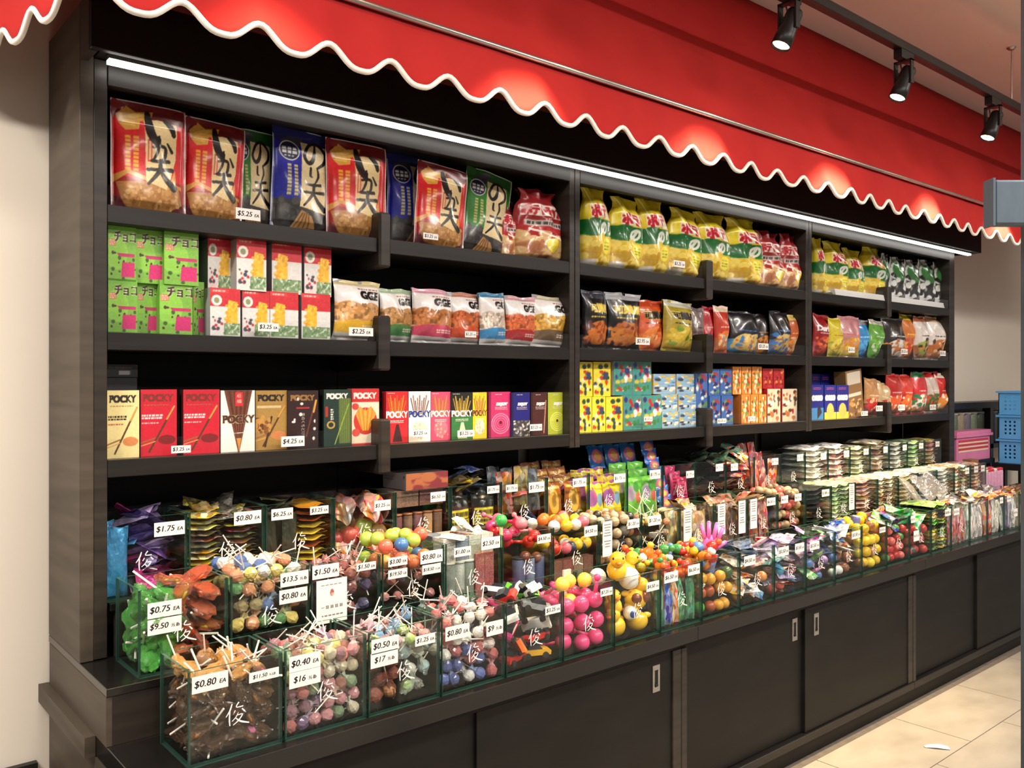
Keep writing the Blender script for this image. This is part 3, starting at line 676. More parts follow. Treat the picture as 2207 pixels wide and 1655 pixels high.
        c.outline('POCKY', .5, .55, .12, {'pwhite': (34, 52, 130), 'pyellow': (96, 50, 24)}.get(kind, (244, 240, 236)), {'pwhite': (226, 230, 240), 'pyellow': (240, 210, 90)}.get(kind, (150, 40, 40)), fit=.96, bold=.5)
        if kind in ('pred', 'pgreen'): c.poly([(.3, .02), (.75, .02), (.58, .36), (.46, .36)], (64, 30, 36) if kind == 'pred' else (206, 226, 190))
        else: c.ell(.5, .25, .34, .16, (226, 216, 200) if kind != 'ppink' else (232, 120, 140)); c.specks(.2, .05, .85, .36, [(60, 50, 48), (206, 190, 170)] if kind == 'pwhite' else [(206, 140, 80), (240, 180, 150)], 14, .05)
        c.lines(.2, .8, .38, .44, 2, (240, 230, 226), .5); c.lines(.08, .4, .95, .97, 1, (240, 236, 232))
    else:
        c.text('DEJOY', .6, .72, .075, (240, 236, 236), fit=.6, shear=.2, bold=.5); c.lines(.3, .85, .6, .67, 3, (214, 196, 196), .4); c.lines(.3, .6, .93, .95, 1, (226, 216, 216))
        lt = {'dmag': (226, 130, 170), 'dnavy': (190, 186, 190), 'dbrown': (122, 74, 62), 'dlime': (214, 222, 110)}[kind]
        if kind in ('dmag', 'dlime'):
            for k in range(4): c.ring(.55, .3, .42 - .09 * k, .23 - .05 * k, .12, lt)
            c.ell(.55, .32, .06, .035, (72, 24, 30))
        elif kind == 'dnavy': c.rect(.0, 0, 1, .36, (66, 62, 66)); c.specks(0, 0, 1, .35, [(206, 204, 206), (120, 116, 120)], 60, .05)
        else: c.line(.8, .05, .92, .8, .06, (186, 140, 110))
        if kind != 'dlime': c.rect(0, 0, .12, 1, tuple(int(v * .62) for v in bgs[kind]))
    return c.noise(4)
def cv_bag(cols, t1, tcol, tout, art, seed=1, asp=.62, ty=.7, th=.14):
    c = CV(48, 66, asp, cols[0]); c.r = np.random.RandomState(seed)
    if len(cols) > 1: c.rect(0, 0, 1, .34, cols[1])
    if len(cols) > 2: c.rect(0, .86, 1, 1, cols[2])
    c.ell(.5, .28, .4, .2, art[0]); c.specks(.08, .1, .92, .46, art, 36, .07); c.rect(0, 0, 1, .05, tuple(int(v * .7) for v in cols[0]))
    if t1: c.outline(t1, .52, ty, th, tcol, tout, fit=.86, bold=.5)
    c.lines(.2, .8, .53, .57, 1, tcol, .5)
    return c.noise(8)
def cv_small(bg, accs, t=None, tcol=(255, 255, 255), seed=3):
    c = CV(26, 40, .62, bg); c.r = np.random.RandomState(seed); c.specks(.1, .1, .9, .9, accs, 26, .11)
    if t: c.outline(t, .5, .8, .16, tcol, accs[0], fit=.9)
    return c.noise(6)
# ================================================================ goods on the shelves
ORD = ['first', 'second', 'third', 'fourth', 'fifth', 'sixth', 'seventh', 'eighth', 'ninth', 'tenth']
def put(name, me, w, h, u0, u1, vt, z, y, label, cat, group, roll=0.0, lean=0.0, yaw=0.0, zoff=0.0, sxz=None):
    x0, x1 = PX(u0, y), PX(u1, y); zt = PZ((u0 + u1) / 2, vt, y)
    sx = (x1 - x0) / w; sz = (zt - z - zoff) / h
    o = link(name, me, None, ((x0 + x1) / 2, y, z + zoff + 0.0008), (lean, roll, yaw), (sx, (sx + sz) / 2, sz))
    return tag(o, label, cat, group)
A, B_, C_ = SH
IKA = bag_mesh('snack_bag', cv_ika(), .20, .265, .05, 'pouch', 3, backcol=(120, 24, 26))
NGR = bag_mesh('snack_bag', cv_nori((44, 128, 44), (34, 84, 36), (186, 206, 180)), .19, .265, .05, 'pouch', 5, backcol=(40, 90, 40))
NBL = bag_mesh('snack_bag', cv_nori((32, 38, 152), (34, 36, 96), (176, 182, 206)), .19, .265, .05, 'pouch', 8, backcol=(30, 34, 100))
g = 'big flat snack bags on the top shelf'
put('snack_bag', IKA, .20, .265, 238, 400, 226, A, 2.215, 'red snack bag with black brush lettering, leftmost on top shelf', 'snack bag', g)
put('snack_bag', IKA, .20, .265, 352, 474, 222, A, 2.385, 'red snack bag at the back of top shelf, only its top showing', 'snack bag', g, zoff=.02)
put('snack_bag', IKA, .20, .265, 390, 520, 262, A, 2.235, 'second red brush-lettered snack bag from the left on top shelf', 'snack bag', g, roll=.045)
put('snack_bag', NGR, .19, .265, 494, 592, 282, A, 2.275, 'green and cream snack bag wedged behind the $5.25 price card', 'snack bag', g)
put('snack_bag', NBL, .19, .265, 582, 716, 282, A, 2.235, 'blue and cream snack bag left of the shelf bracket', 'snack bag', g, roll=.03)
put('snack_bag', IKA, .20, .265, 702, 832, 308, A, 2.215, 'red brush-lettered snack bag just left of the first top bracket', 'snack bag', g)
put('snack_bag', NBL, .19, .265, 834, 946, 336, A, 2.28, 'blue snack bag half hidden right of the first top bracket', 'snack bag', g)
put('snack_bag', IKA, .20, .265, 890, 998, 356, A, 2.205, 'red snack bag leaning in front of the blue one', 'snack bag', g, roll=.075)
put('snack_bag', NGR, .19, .265, 986, 1086, 368, A, 2.25, 'green snack bag tilted to the right on top shelf', 'snack bag', g, roll=.14)
PRD = bag_mesh('chip_bag', cv_potato((150, 34, 38), 'red'), .15, .21, .10, 'tied', 4, backcol=(110, 30, 30))
PYE = bag_mesh('chip_bag', cv_potato((222, 198, 38), 'yellow'), .15, .22, .10, 'tied', 6, backcol=(196, 170, 40))
PYE2 = bag_mesh('chip_bag', cv_potato((230, 208, 44), 'yellow'), .15, .22, .10, 'tied', 11, backcol=(196, 170, 40))
g = 'gathered potato chip bags on the top shelf'
put('chip_bag', PRD, .15, .21, 1052, 1108, 398, A, 2.36, 'dark red chip bag in shade at the back beside the tilted green bag', 'chip bag', g)
put('chip_bag', PRD, .15, .21, 1064, 1112, 440, A, 2.26, 'red chip bag squeezed against the tilted green bag', 'chip bag', g, yaw=.5)
put('chip_bag', PRD, .15, .21, 1104, 1203, 412, A, 2.235, 'plump red chip bag at the right end of the first bay', 'chip bag', g)
for k, (u0, u1, vt, me, ro) in enumerate([(1250, 1308, 405, PYE, -.03), (1304, 1376, 428, PYE2, .04), (1368, 1434, 430, PYE, -.05), (1428, 1500, 452, PYE2, .08), (1488, 1562, 462, PYE, 0), (1557, 1634, 472, PYE2, -.04)]):
    put('chip_bag', me, .15, .22, u0, u1, vt, A, 2.235, 'yellow and green chip bag, %s from the left in the middle bay' % ORD[k], 'chip bag', g, roll=ro)
for k, (u0, u1, vt) in enumerate([(1618, 1678, 500), (1672, 1714, 506)]):
    put('chip_bag', PRD, .15, .21, u0, u1, vt, A, 2.23, ['red chip bag beside the yellow ones in the middle bay', 'red chip bag against the right upright of the middle bay'][k], 'chip bag', g)
for k, (u0, u1, vt, me) in enumerate([(1750, 1772, 515, PYE), (1766, 1816, 522, PYE2), (1808, 1850, 538, PYE), (1844, 1892, 528, PYE2)]):
    put('chip_bag', me, .15, .22, u0, u1, vt, A, 2.25 + .01 * k, 'yellow and green chip bag, %s from the left in the right bay' % ORD[k], 'chip bag', g, roll=.05 * (k - 1))
CVB = CV(48, 66, .66, (40, 42, 40)); CVB.rect(.05, .5, .6, .95, (50, 110, 54)); CVB.specks(0, 0, 1, 1, [(226, 226, 222), (30, 30, 32), (214, 216, 214)], 46, .11); CVB.rect(0, 0, .04, 1, (220, 220, 220)); CVB.rect(.96, 0, 1, 1, (220, 220, 220)); CVB.ell(.35, .72, .24, .16, (52, 118, 56))
BW = bag_mesh('seaweed_bag', CVB, .16, .2, .06, 'chip', 4, backcol=(40, 42, 40))
for k, (u0, u1, vt) in enumerate([(1896, 1912, 547), (1914, 1948, 556), (1945, 1979, 562), (1974, 2012, 562), (2006, 2046, 568)]):
    put('seaweed_bag', BW, .16, .2, u0, u1, vt, A, 2.24, 'black, white and green snack bag, %s from the left on the top shelf' % ORD[k], 'snack bag', 'black and white bags on the top shelf')
GLARE = mat('white_glare_sheet', (238, 238, 236), 0.35, noise=((9, 9, 9), (228, 228, 226), 0.3, 0.7))  # white sheets added to stand for light reflected off the shelf
for a, b, lab in [(PX(1795, 2.18), shelf_of[(2, A, True)][1] - .004, 'white sheet added as shelf glare under the yellow bags of the right bay'), (shelf_of[(2, A, False)][0] + .004, PX(2030, 2.18), 'white sheet added as shelf glare under the black and white bags')]:
    q = MB(); q.prism([(2.165, A + .0004), (2.172, A + .03), (2.20, A + .031), (2.20, A + .028), (2.176, A + .0015), (2.42, A + .0015), (2.42, A + .0004)], 'x', a, b); tag(link('glare_sheet', q.mesh('glare_sheet', GLARE)), lab, 'glare sheet', 'white glare sheets')

# ---- second shelf
cvs = CV(10, 20, .5, (96, 150, 50)); cvs.lines(.1, .9, .1, .9, 8, (60, 100, 34))
CHO = carton_mesh('snack_carton', cv_choco(), .075, .115, .06, (96, 150, 50), (120, 180, 60))
RB1 = carton_mesh('snack_carton', cv_redbox(False), .075, .115, .06, (150, 150, 152), (190, 40, 48), None)
RB2 = carton_mesh('snack_carton', cv_redbox(True), .075, .115, .06, (150, 150, 152), (190, 40, 48), None)
g = 'green chocolate snack cartons'
lz = B_; hz = .1165
for k, (u0, u1, y) in enumerate([(233, 296, 2.20), (296, 343, 2.225), (344, 415, 2.20), (416, 440, 2.24)]):
    put('snack_carton', CHO, .075, .115, u0, u1, PZ and 602 + 2 * k, lz, y, 'green carton, %s from the left in the lower layer of the second shelf' % ORD[k], 'carton', g) 
for k, (u0, u1, y) in enumerate([(233, 293, 2.20), (293, 352, 2.21), (354, 428, 2.195)]):
    o = put('snack_carton', CHO, .075, .115, u0, u1, 486 + 6 * k, lz, y, 'green carton, %s from the left in the upper layer of the second shelf' % ORD[k], 'carton', g, zoff=.1255)
g = 'red and yellow snack cartons'
for k, (u0, u1, y, me) in enumerate([(453, 518, 2.195, RB1), (522, 581, 2.20, RB1), (582, 643, 2.20, RB2), (650, 712, 2.205, RB2)]):
    put('snack_carton', me, .075, .115, u0, u1, 622 + 4 * k, lz, y, 'red, white and yellow carton, %s from the left in the lower layer' % ORD[k], 'carton', g)
for k, (u0, u1, y, me) in enumerate([(448, 498, 2.235, RB1), (510, 574, 2.195, RB1), (586, 650, 2.21, RB2), (656, 714, 2.215, RB1)]):
    put('snack_carton', me, .075, .115, u0, u1, 510 + 6 * k, lz, y, 'red, white and yellow carton, %s from the left in the upper layer' % ORD[k], 'carton', g, zoff=.1235)
gg = [((206, 150, 90), (226, 176, 50), (206, 190, 140), 'yellow'), ((176, 128, 74), (70, 132, 70), (170, 190, 160), 'green'), ((176, 110, 58), (196, 62, 92), (214, 160, 176), 'pink'), ((190, 98, 52), (206, 78, 44), (190, 130, 110), 'orange'), ((206, 190, 176), (56, 136, 190), (70, 130, 170), 'blue'), ((206, 104, 62), (172, 44, 48), (206, 160, 166), 'red'), ((206, 160, 70), (112, 90, 66), (196, 186, 160), 'brown')]
for k, (u0, u1, vt) in enumerate([(716, 816, 606), (814, 892, 624), (886, 970, 624), (964, 1038, 632), (1030, 1092, 632), (1086, 1150, 640), (1146, 1222, 640)]):
    a, b, t_, nm = gg[k]
    me = bag_mesh('noodle_snack_bag', cv_gge(a, b, t_), .125, .15, .055, 'chip', 20 + k, backcol=(150, 150, 152))
    put('noodle_snack_bag', me, .125, .15, u0, u1, vt, B_, 2.215 + .012 * (k % 2), 'white noodle snack bag with a %s band on the second shelf' % nm, 'snack bag', 'white noodle snack bags', roll=[.02, -.02, .03, 0, -.04, .02, .05][k], yaw=[0, .15, -.1, .05, .1, 0, -.1][k])
K = (20, 18, 18)
sp2 = [(1250, 1308, 628, cv_bag([(26, 24, 26), (30, 22, 20), (60, 60, 70)], '可樂果', (232, 206, 90), (40, 40, 60), [(196, 110, 40), (150, 60, 34), (90, 40, 30)], 1), 'black and gold pea crisp bag at the left end of the middle bay'),
       (1304, 1374, 632, cv_bag([(26, 24, 26), (30, 22, 20), (170, 170, 176)], '可樂果', (232, 206, 90), (40, 40, 60), [(196, 120, 50), (120, 56, 34), (176, 96, 50)], 2), 'black and gold pea crisp bag with a torn white corner'),
       (1368, 1432, 648, cv_bag([(206, 84, 36), (214, 110, 44), (190, 70, 34)], '可樂果', K, (232, 206, 110), [(226, 130, 64), (206, 76, 40), (236, 170, 110)], 3), 'orange pea crisp bag in the middle bay'),
       (1420, 1494, 650, cv_bag([(166, 146, 42), (186, 150, 40), (206, 204, 190)], '可樂果', K, (226, 206, 110), [(206, 176, 60), (120, 150, 50), (226, 206, 110)], 4), 'olive-yellow pea crisp bag in the middle bay'),
       (1488, 1514, 664, cv_bag([(120, 104, 104)], None, K, K, [(90, 70, 70), (140, 120, 118)], 5), 'grey-brown crisp bag in shade behind the bracket'),
       (1510, 1540, 662, cv_bag([(176, 32, 44), (160, 60, 44)], None, (236, 200, 190), K, [(196, 60, 60), (150, 26, 36)], 6), 'plain red crisp bag right of the bracket'),
       (1536, 1570, 660, cv_bag([(190, 56, 36), (170, 96, 60), (222, 200, 180)], None, (240, 226, 210), (150, 30, 30), [(222, 120, 54), (190, 150, 120), (236, 206, 170)], 7), 'red crisp bag with an orange emblem'),
       (1568, 1626, 672, cv_bag([(26, 26, 30), (70, 140, 190)], None, (60, 120, 206), (20, 30, 60), [(222, 190, 110), (70, 130, 190), (206, 120, 60)], 8), 'black crisp bag with a blue foot'),
       (1618, 1658, 678, cv_bag([(28, 24, 24), (176, 96, 40)], None, (206, 120, 40), (60, 30, 20), [(206, 130, 50), (120, 70, 36)], 9), 'black and amber crisp bag in the middle bay'),
       (1652, 1702, 672, cv_bag([(28, 28, 34), (76, 110, 160)], None, (60, 130, 216), (20, 30, 60), [(206, 176, 110), (60, 120, 196), (150, 100, 60)], 10), 'second black and blue crisp bag, leaning'),
       (1692, 1736, 680, cv_bag([(196, 96, 46), (150, 84, 54), (226, 196, 110)], None, (236, 190, 120), (150, 40, 30), [(222, 130, 60), (170, 90, 50), (236, 190, 140)], 11), 'orange-brown crisp bag against the right upright'),
       (1748, 1784, 678, cv_bag([(150, 22, 30), (176, 50, 40)], 'Doritos', (236, 226, 226), (70, 16, 20), [(196, 70, 44), (222, 120, 60), (120, 20, 26)], 12, ty=.66, th=.12), 'dark red corn chip bag in the right bay'),
       (1780, 1814, 686, cv_bag([(206, 190, 50), (190, 180, 70)], None, (206, 60, 40), (240, 230, 160), [(226, 206, 90), (190, 150, 40), (150, 160, 60)], 13), 'yellow crisp bag in the right bay'),
       (1808, 1846, 682, cv_bag([(190, 130, 136), (206, 190, 60)], None, (222, 80, 60), (240, 220, 210), [(226, 150, 60), (206, 170, 160), (236, 210, 70)], 14), 'pink and yellow crisp bag in the right bay'),
       (1838, 1872, 690, cv_bag([(60, 140, 206), (84, 92, 110), (170, 160, 160)], None, (226, 240, 250), (40, 90, 150), [(90, 170, 226), (50, 120, 190)], 15), 'blue crisp bag in the right bay'),
       (1866, 1902, 690, cv_bag([(96, 160, 60), (86, 150, 56), (206, 200, 190)], None, (236, 236, 230), (60, 110, 40), [(120, 184, 76), (206, 210, 196), (80, 140, 50)], 16), 'green crisp bag left of the far bracket'),
       (1902, 1942, 686, cv_bag([(40, 34, 34), (150, 84, 44)], None, (236, 232, 226), (60, 50, 46), [(226, 220, 214), (170, 100, 56), (206, 130, 70)], 17), 'black, white and brown crisp bag right of the far bracket'),
       (1934, 1968, 678, cv_bag([(206, 120, 56), (150, 84, 44), (226, 206, 60)], None, (240, 214, 90), (150, 50, 30), [(206, 60, 46), (226, 160, 80), (176, 110, 60)], 18), 'orange-brown crisp bag with a yellow top'),
       (1964, 2000, 682, cv_bag([(214, 206, 200), (150, 90, 54), (166, 90, 60)], None, K, (226, 226, 220), [(150, 160, 60), (206, 130, 80), (60, 50, 46)], 19), 'white crisp bag with a green patch in the right bay'),
       (1996, 2032, 684, cv_bag([(222, 214, 208), (166, 96, 56), (190, 150, 110)], None, K, (226, 226, 220), [(190, 110, 60), (80, 60, 50), (226, 190, 150)], 20), 'last white and brown crisp bag at the end of the second shelf')]
for k, (u0, u1, vt, cv, lab) in enumerate(sp2):
    me = bag_mesh('crisp_bag', cv, .12, .18, .06, 'chip', 40 + k)
    put('crisp_bag', me, .12, .18, u0, u1, vt, B_, 2.22 + .012 * (k % 3), lab, 'crisp bag', 'crisp bags on the second shelf', roll=[0, .02, -.03, .04][k % 4], yaw=[.1, -.1, .05][k % 3])

# ---- third shelf: slim biscuit boxes
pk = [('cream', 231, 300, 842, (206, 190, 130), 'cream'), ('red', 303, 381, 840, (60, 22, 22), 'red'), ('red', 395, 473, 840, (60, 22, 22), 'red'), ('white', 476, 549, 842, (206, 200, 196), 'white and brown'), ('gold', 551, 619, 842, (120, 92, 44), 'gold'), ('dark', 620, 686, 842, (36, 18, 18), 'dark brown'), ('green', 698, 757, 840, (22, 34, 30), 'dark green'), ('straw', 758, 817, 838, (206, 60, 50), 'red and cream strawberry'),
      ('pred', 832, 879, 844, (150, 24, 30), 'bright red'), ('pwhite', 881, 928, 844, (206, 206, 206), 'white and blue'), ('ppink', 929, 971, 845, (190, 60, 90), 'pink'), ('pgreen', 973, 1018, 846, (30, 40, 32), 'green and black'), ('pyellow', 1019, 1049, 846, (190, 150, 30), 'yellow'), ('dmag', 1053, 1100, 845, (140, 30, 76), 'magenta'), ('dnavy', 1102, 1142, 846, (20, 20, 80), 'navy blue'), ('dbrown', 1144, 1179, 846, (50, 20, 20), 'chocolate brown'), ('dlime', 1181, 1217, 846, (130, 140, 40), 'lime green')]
for k, (kd, u0, u1, vt, sd, nm) in enumerate(pk):
    me = carton_mesh('biscuit_box', cv_pocky(kd), .076, .15, .022, sd)
    lab = '%s stick biscuit box on the third shelf' % nm
    if nm == 'red': lab = ['', 'red stick biscuit box next to the cream one', 'red stick biscuit box next to the white and brown one'][k]
    put('biscuit_box', me, .076, .15, u0, u1, vt, C_, 2.19 + (.006 if k % 3 == 1 else 0), lab, 'biscuit box', 'stick biscuit boxes on the third shelf')
cvk = CV(30, 14, 2.0, (30, 28, 30)); cvk.lines(.1, .8, .6, .85, 1, (120, 104, 80)); cvk.rect(.4, .2, .75, .5, (190, 184, 190)); BKX = carton_mesh('black_box', cvk, .075, .032, .09, (24, 22, 24))
cvk2 = CV(30, 14, 2.0, (36, 36, 42)); cvk2.lines(.1, .7, .4, .5, 1, (80, 72, 66)); BKY = carton_mesh('black_box', cvk2, .075, .034, .09, (28, 28, 32))
q = MB(); q.box((-.04, 0, 0), (.04, .06, .158)); tag(link('carton_stack_base', q.mesh('carton_stack_base', mat('black_carton', (30, 29, 31), .5, noise=((30, 30, 30), (36, 34, 36), .3, .7))), None, (PX(262, 2.30), 2.30, C_ + .0005)), 'black upright carton behind the cream biscuit box', 'carton')
tag(link('black_box', BKY, None, (PX(262, 2.30), 2.30, C_ + .160)), 'lower flat black box behind the cream biscuit box', 'box', 'flat black boxes')
tag(link('black_box', BKX, None, (PX(262, 2.30), 2.295, C_ + .1955)), 'upper flat black box with a small white sticker', 'box', 'flat black boxes')
# small candy cartons in the middle bay
sm = {}
def small(key, bg, accs, side, t=None, tc=(255, 255, 255)):
    sm[key] = carton_mesh('candy_carton', cv_small(bg, accs, t, tc, len(sm) + 3), .055, .075, .03, side)
small('yellow', (232, 214, 60), [(40, 70, 60), (200, 60, 40), (236, 232, 190), (70, 110, 50), (60, 60, 110)], (206, 186, 50))
small('teal', (70, 150, 140), [(50, 56, 120), (206, 190, 70), (236, 236, 236), (190, 50, 50), (60, 130, 70)], (190, 196, 190))
small('light blue', (150, 190, 220), [(240, 236, 220), (90, 140, 190), (226, 190, 90), (70, 70, 80)], (222, 190, 110))
small('blue', (70, 110, 180), [(240, 240, 240), (110, 150, 70), (190, 50, 50), (40, 50, 110), (190, 200, 190)], (60, 96, 160))
small('orange', (236, 150, 60), [(250, 236, 200), (200, 60, 40), (240, 200, 90), (120, 150, 70)], (206, 120, 50))
small('red', (176, 30, 40), [(200, 60, 50), (222, 140, 60), (140, 20, 30)], (150, 26, 36))
small('cream', (236, 220, 190), [(206, 120, 60), (190, 40, 40), (90, 60, 50), (240, 236, 226)], (190, 40, 44))
rows = [('yellow', 0, 855, [(1247, 1275), (1276, 1305), (1306, 1342)]), ('yellow', 1, 780, [(1247, 1277), (1279, 1316)]), ('teal', 0, 852, [(1344, 1383), (1385, 1426)]), ('teal', 1, 778, [(1323, 1363), (1364, 1404)]),
        ('light blue', 0, 886, [(1427, 1463), (1464, 1500)]), ('light blue', 1, 849, [(1424, 1460), (1462, 1500)]), ('light blue', 2, 806, [(1408, 1456), (1458, 1502)]),
        ('blue', 0, 853, [(1530, 1553), (1555, 1580)]), ('blue', 1, 795, [(1500, 1525), (1527, 1551), (1552, 1577)]), ('orange', 0, 850, [(1598, 1617), (1618, 1634), (1635, 1652)]), ('orange', 1, 790, [(1579, 1598), (1599, 1619), (1621, 1642)]), ('red', 1, 794, [(1644, 1666), (1667, 1690)]), ('cream', 0, 838, [(1654, 1682), (1686, 1718)])]
zt_prev = {}
for (key, lvl, vt, spans) in rows:
    for k, (u0, u1) in enumerate(spans):
        y = 2.20 + .01 * lvl; x0, x1 = PX(u0, y), PX(u1, y); zt = PZ((u0 + u1) / 2, vt, y)
        base_z = C_ + .0006 if lvl == 0 else max([t for (a, b, t, l) in zt_prev.get('all', []) if l < lvl and a < x1 and b > x0] or [C_ + .06]) + .0006
        if lvl == 1 and key in ('red',): base_z = PZ(1660, 838, y) + .001
        o = link('candy_carton', sm[key], None, ((x0 + x1) / 2, y, base_z), (0, 0, 0), ((x1 - x0) / .055 * .99, 1.4, max(zt - base_z, .03) / .075))
        tag(o, '%s small candy carton in the %s layer, %s of its colour from the left' % (key, ['bottom', 'second', 'top'][lvl], ORD[k]), 'carton', 'small candy cartons in the middle bay')
        zt_prev.setdefault('all', []).append((x0, x1, zt, lvl))
# right bay, third shelf
cvo = CV(36, 50, .5, (34, 40, 140)); cvo.rect(0, 0, 1, .34, (70, 140, 206)); cvo.outline('OREO', .5, .62, .12, (240, 240, 250), (20, 24, 90), fit=.8, bold=1); cvo.poly([(.5, .02), (.86, .2), (.66, .45), (.5, .3)], (50, 44, 60)); cvo.lines(.2, .8, .85, .93, 2, (200, 90, 130)); OR1 = carton_mesh('biscuit_box', cvo, .06, .12, .03, (30, 34, 120))
cvo = CV(36, 50, .5, (34, 40, 140)); cvo.rect(0, 0, 1, .2, (236, 214, 70)); cvo.outline('OREO', .5, .62, .12, (240, 240, 250), (20, 24, 90), fit=.8, bold=1); cvo.ell(.5, .24, .3, .22, (232, 190, 96)); cvo.lines(.2, .8, .85, .93, 2, (200, 90, 130)); OR2 = carton_mesh('biscuit_box', cvo, .06, .12, .03, (30, 34, 120))
for k, (u0, u1, me) in enumerate([(1748, 1775, OR1), (1777, 1802, OR2), (1803, 1829, OR2)]):
    put('biscuit_box', me, .06, .12, u0, u1, 830, C_, 2.195, 'blue sandwich biscuit box, %s of three in the front' % ORD[k], 'biscuit box', 'blue sandwich biscuit boxes')
for k, (u0, u1) in enumerate([(1749, 1768), (1769, 1790), (1791, 1813)]):
    put('biscuit_box', OR1, .06, .12, u0, u1, 806, C_, 2.30, 'blue sandwich biscuit box, %s of three behind' % ORD[k], 'biscuit box', 'blue sandwich biscuit boxes')
cvt = CV(30, 60, .38, (140, 104, 66)); cvt.rect(.1, .7, .9, .95, (206, 196, 180)); cvt.rect(.1, .45, .9, .52, (226, 216, 200)); cvt.specks(.1, .05, .9, .4, [(206, 150, 90), (120, 76, 44), (226, 190, 130)], 30, .09)
put('tall_box', carton_mesh('tall_box', cvt, .06, .16, .03, (120, 90, 50)), .06, .16, 1828, 1862, 797, C_, 2.20, 'tall tan carton leaning left beside the blue biscuit boxes', 'carton', None, roll=-.12)
sp3 = [(1860, 1888, 816, [(190, 140, 90), (110, 60, 44)], [(196, 50, 50), (226, 196, 150)], 'cream and brown cookie bag right of the tan carton'), (1880, 1912, 824, [(206, 176, 130), (96, 52, 40)], [(190, 60, 44), (226, 206, 170)], 'cream and brown cookie bag left of the last bracket'),
       (1908, 1938, 806, [(176, 40, 36), (120, 70, 70)], [(216, 90, 44), (240, 220, 200)], 'red snack pack right of the last bracket'), (1934, 1962, 808, [(190, 54, 40), (130, 80, 80)], [(226, 110, 50), (236, 226, 210)], 'second red snack pack on the last shelf section'),
       (1962, 1992, 802, [(200, 40, 44), (70, 120, 70), (30, 90, 50)], [(240, 226, 220), (206, 120, 60), (60, 130, 90)], 'red snack pack with green foot'), (1988, 2018, 802, [(206, 190, 180), (140, 100, 60), (176, 30, 36)], [(50, 110, 60), (206, 90, 50)], 'white and green snack pack on the last shelf section'), (2012, 2044, 804, [(196, 44, 40), (60, 110, 60), (226, 210, 196)], [(226, 140, 60), (240, 226, 210)], 'red snack pack at the far end of the third shelf')]
for k, (u0, u1, vt, cols, art, lab) in enumerate(sp3):
    me = bag_mesh('snack_pack', cv_bag(cols, 'PaPaS' if False else None, (240, 230, 220), (60, 30, 30), art, 70 + k), .09, .16, .05, 'chip', 70 + k)
    put('snack_pack', me, .09, .16, u0, u1, vt, C_, 2.215 + .01 * (k % 2), lab, 'snack pack', 'snack packs on the third shelf', roll=[.05, .18, 0, .03, 0, -.02, .02][k])

# ---- clear guards along the shelf fronts
sn = {A: 'top', B_: 'second', C_: 'third'}
for (bi, z, left), (a, b) in shelf_of.items():
    q = MB(); q.box((a + .002, 2.1635, z + .0004), (b - .002, 2.1655, z + .048)); q.box((a + .002, 2.1656, z + .0004), (b - .002, 2.18, z + .002))
    tag(link('shelf_guard', q.mesh('shelf_guard', ACRYL)), 'clear acrylic lip on the %s shelf, %s half of the %s bay' % (sn[z], 'left' if left else 'right', bays[bi][2]), 'shelf guard', 'clear shelf lips')

# ---------------------------------------------------------------- price cards
def letters(parts, w, h, italic=.18, fat=.004):          # parts: (text, relative size)
    V = []; F = []; x = 0.0
    for (t, s) in parts:
        v, tr = glyphs(t)
        if not len(v): x += .25 * s; continue
        lo = v[:, 0].min(); k = len(V)
        base = [((p[0] - lo) * s + x + p[1] * s * italic, p[1] * s) for p in v]
        for dx in ((0, .035) if fat else (0,)):
            k = len(V); V += [(a + dx, b) for (a, b) in base]; F += [tuple(int(i) + k for i in f) for f in tr]
        x += (v[:, 0].max() - lo) * s + .3 * s + (.12 if s > .9 else 0)
    V = np.array(V); lo, hi = V.min(0), V.max(0); k = min(w * .88 / (hi[0] - lo[0]), h * .62 / (hi[1] - lo[1]))
    V = (V - (lo + hi) / 2) * k
    q = MB(); q.add([(a, -.0012, b) for a, b in V], F); return q.mesh('lettering', INK)
_LT = {}
def card(x, y, z, w, h, txt, label, tilt=0.0, lean=0.0):
    q = MB(); q.box((-w / 2, -.0009, -h / 2), (w / 2, 0, h / 2)); me = q.mesh('price_card', CARD)
    o = link('price_card', me, None, (x, y, z), (lean, tilt, 0)); tag(o, label, 'price card', 'white price cards')
    key = (txt, round(w, 3), round(h, 3))
    if key not in _LT:
        p = txt.split(' '); _LT[key] = letters([(p[0], 1.0)] + [(s, .62) for s in p[1:]], w, h * (.72 if len(p) > 2 else 1))
    if h > .006: link('lettering', _LT[key], o)
    return o
def shelf_card(u0, u1, v0, v1, txt, label):
    y = 2.1625; x0, x1 = PX(u0, y), PX(u1, y); z0, z1 = PZ((u0 + u1) / 2, v1, y), PZ((u0 + u1) / 2, v0, y)
    card((x0 + x1) / 2, y, (z0 + z1) / 2, x1 - x0, z1 - z0, txt, label)
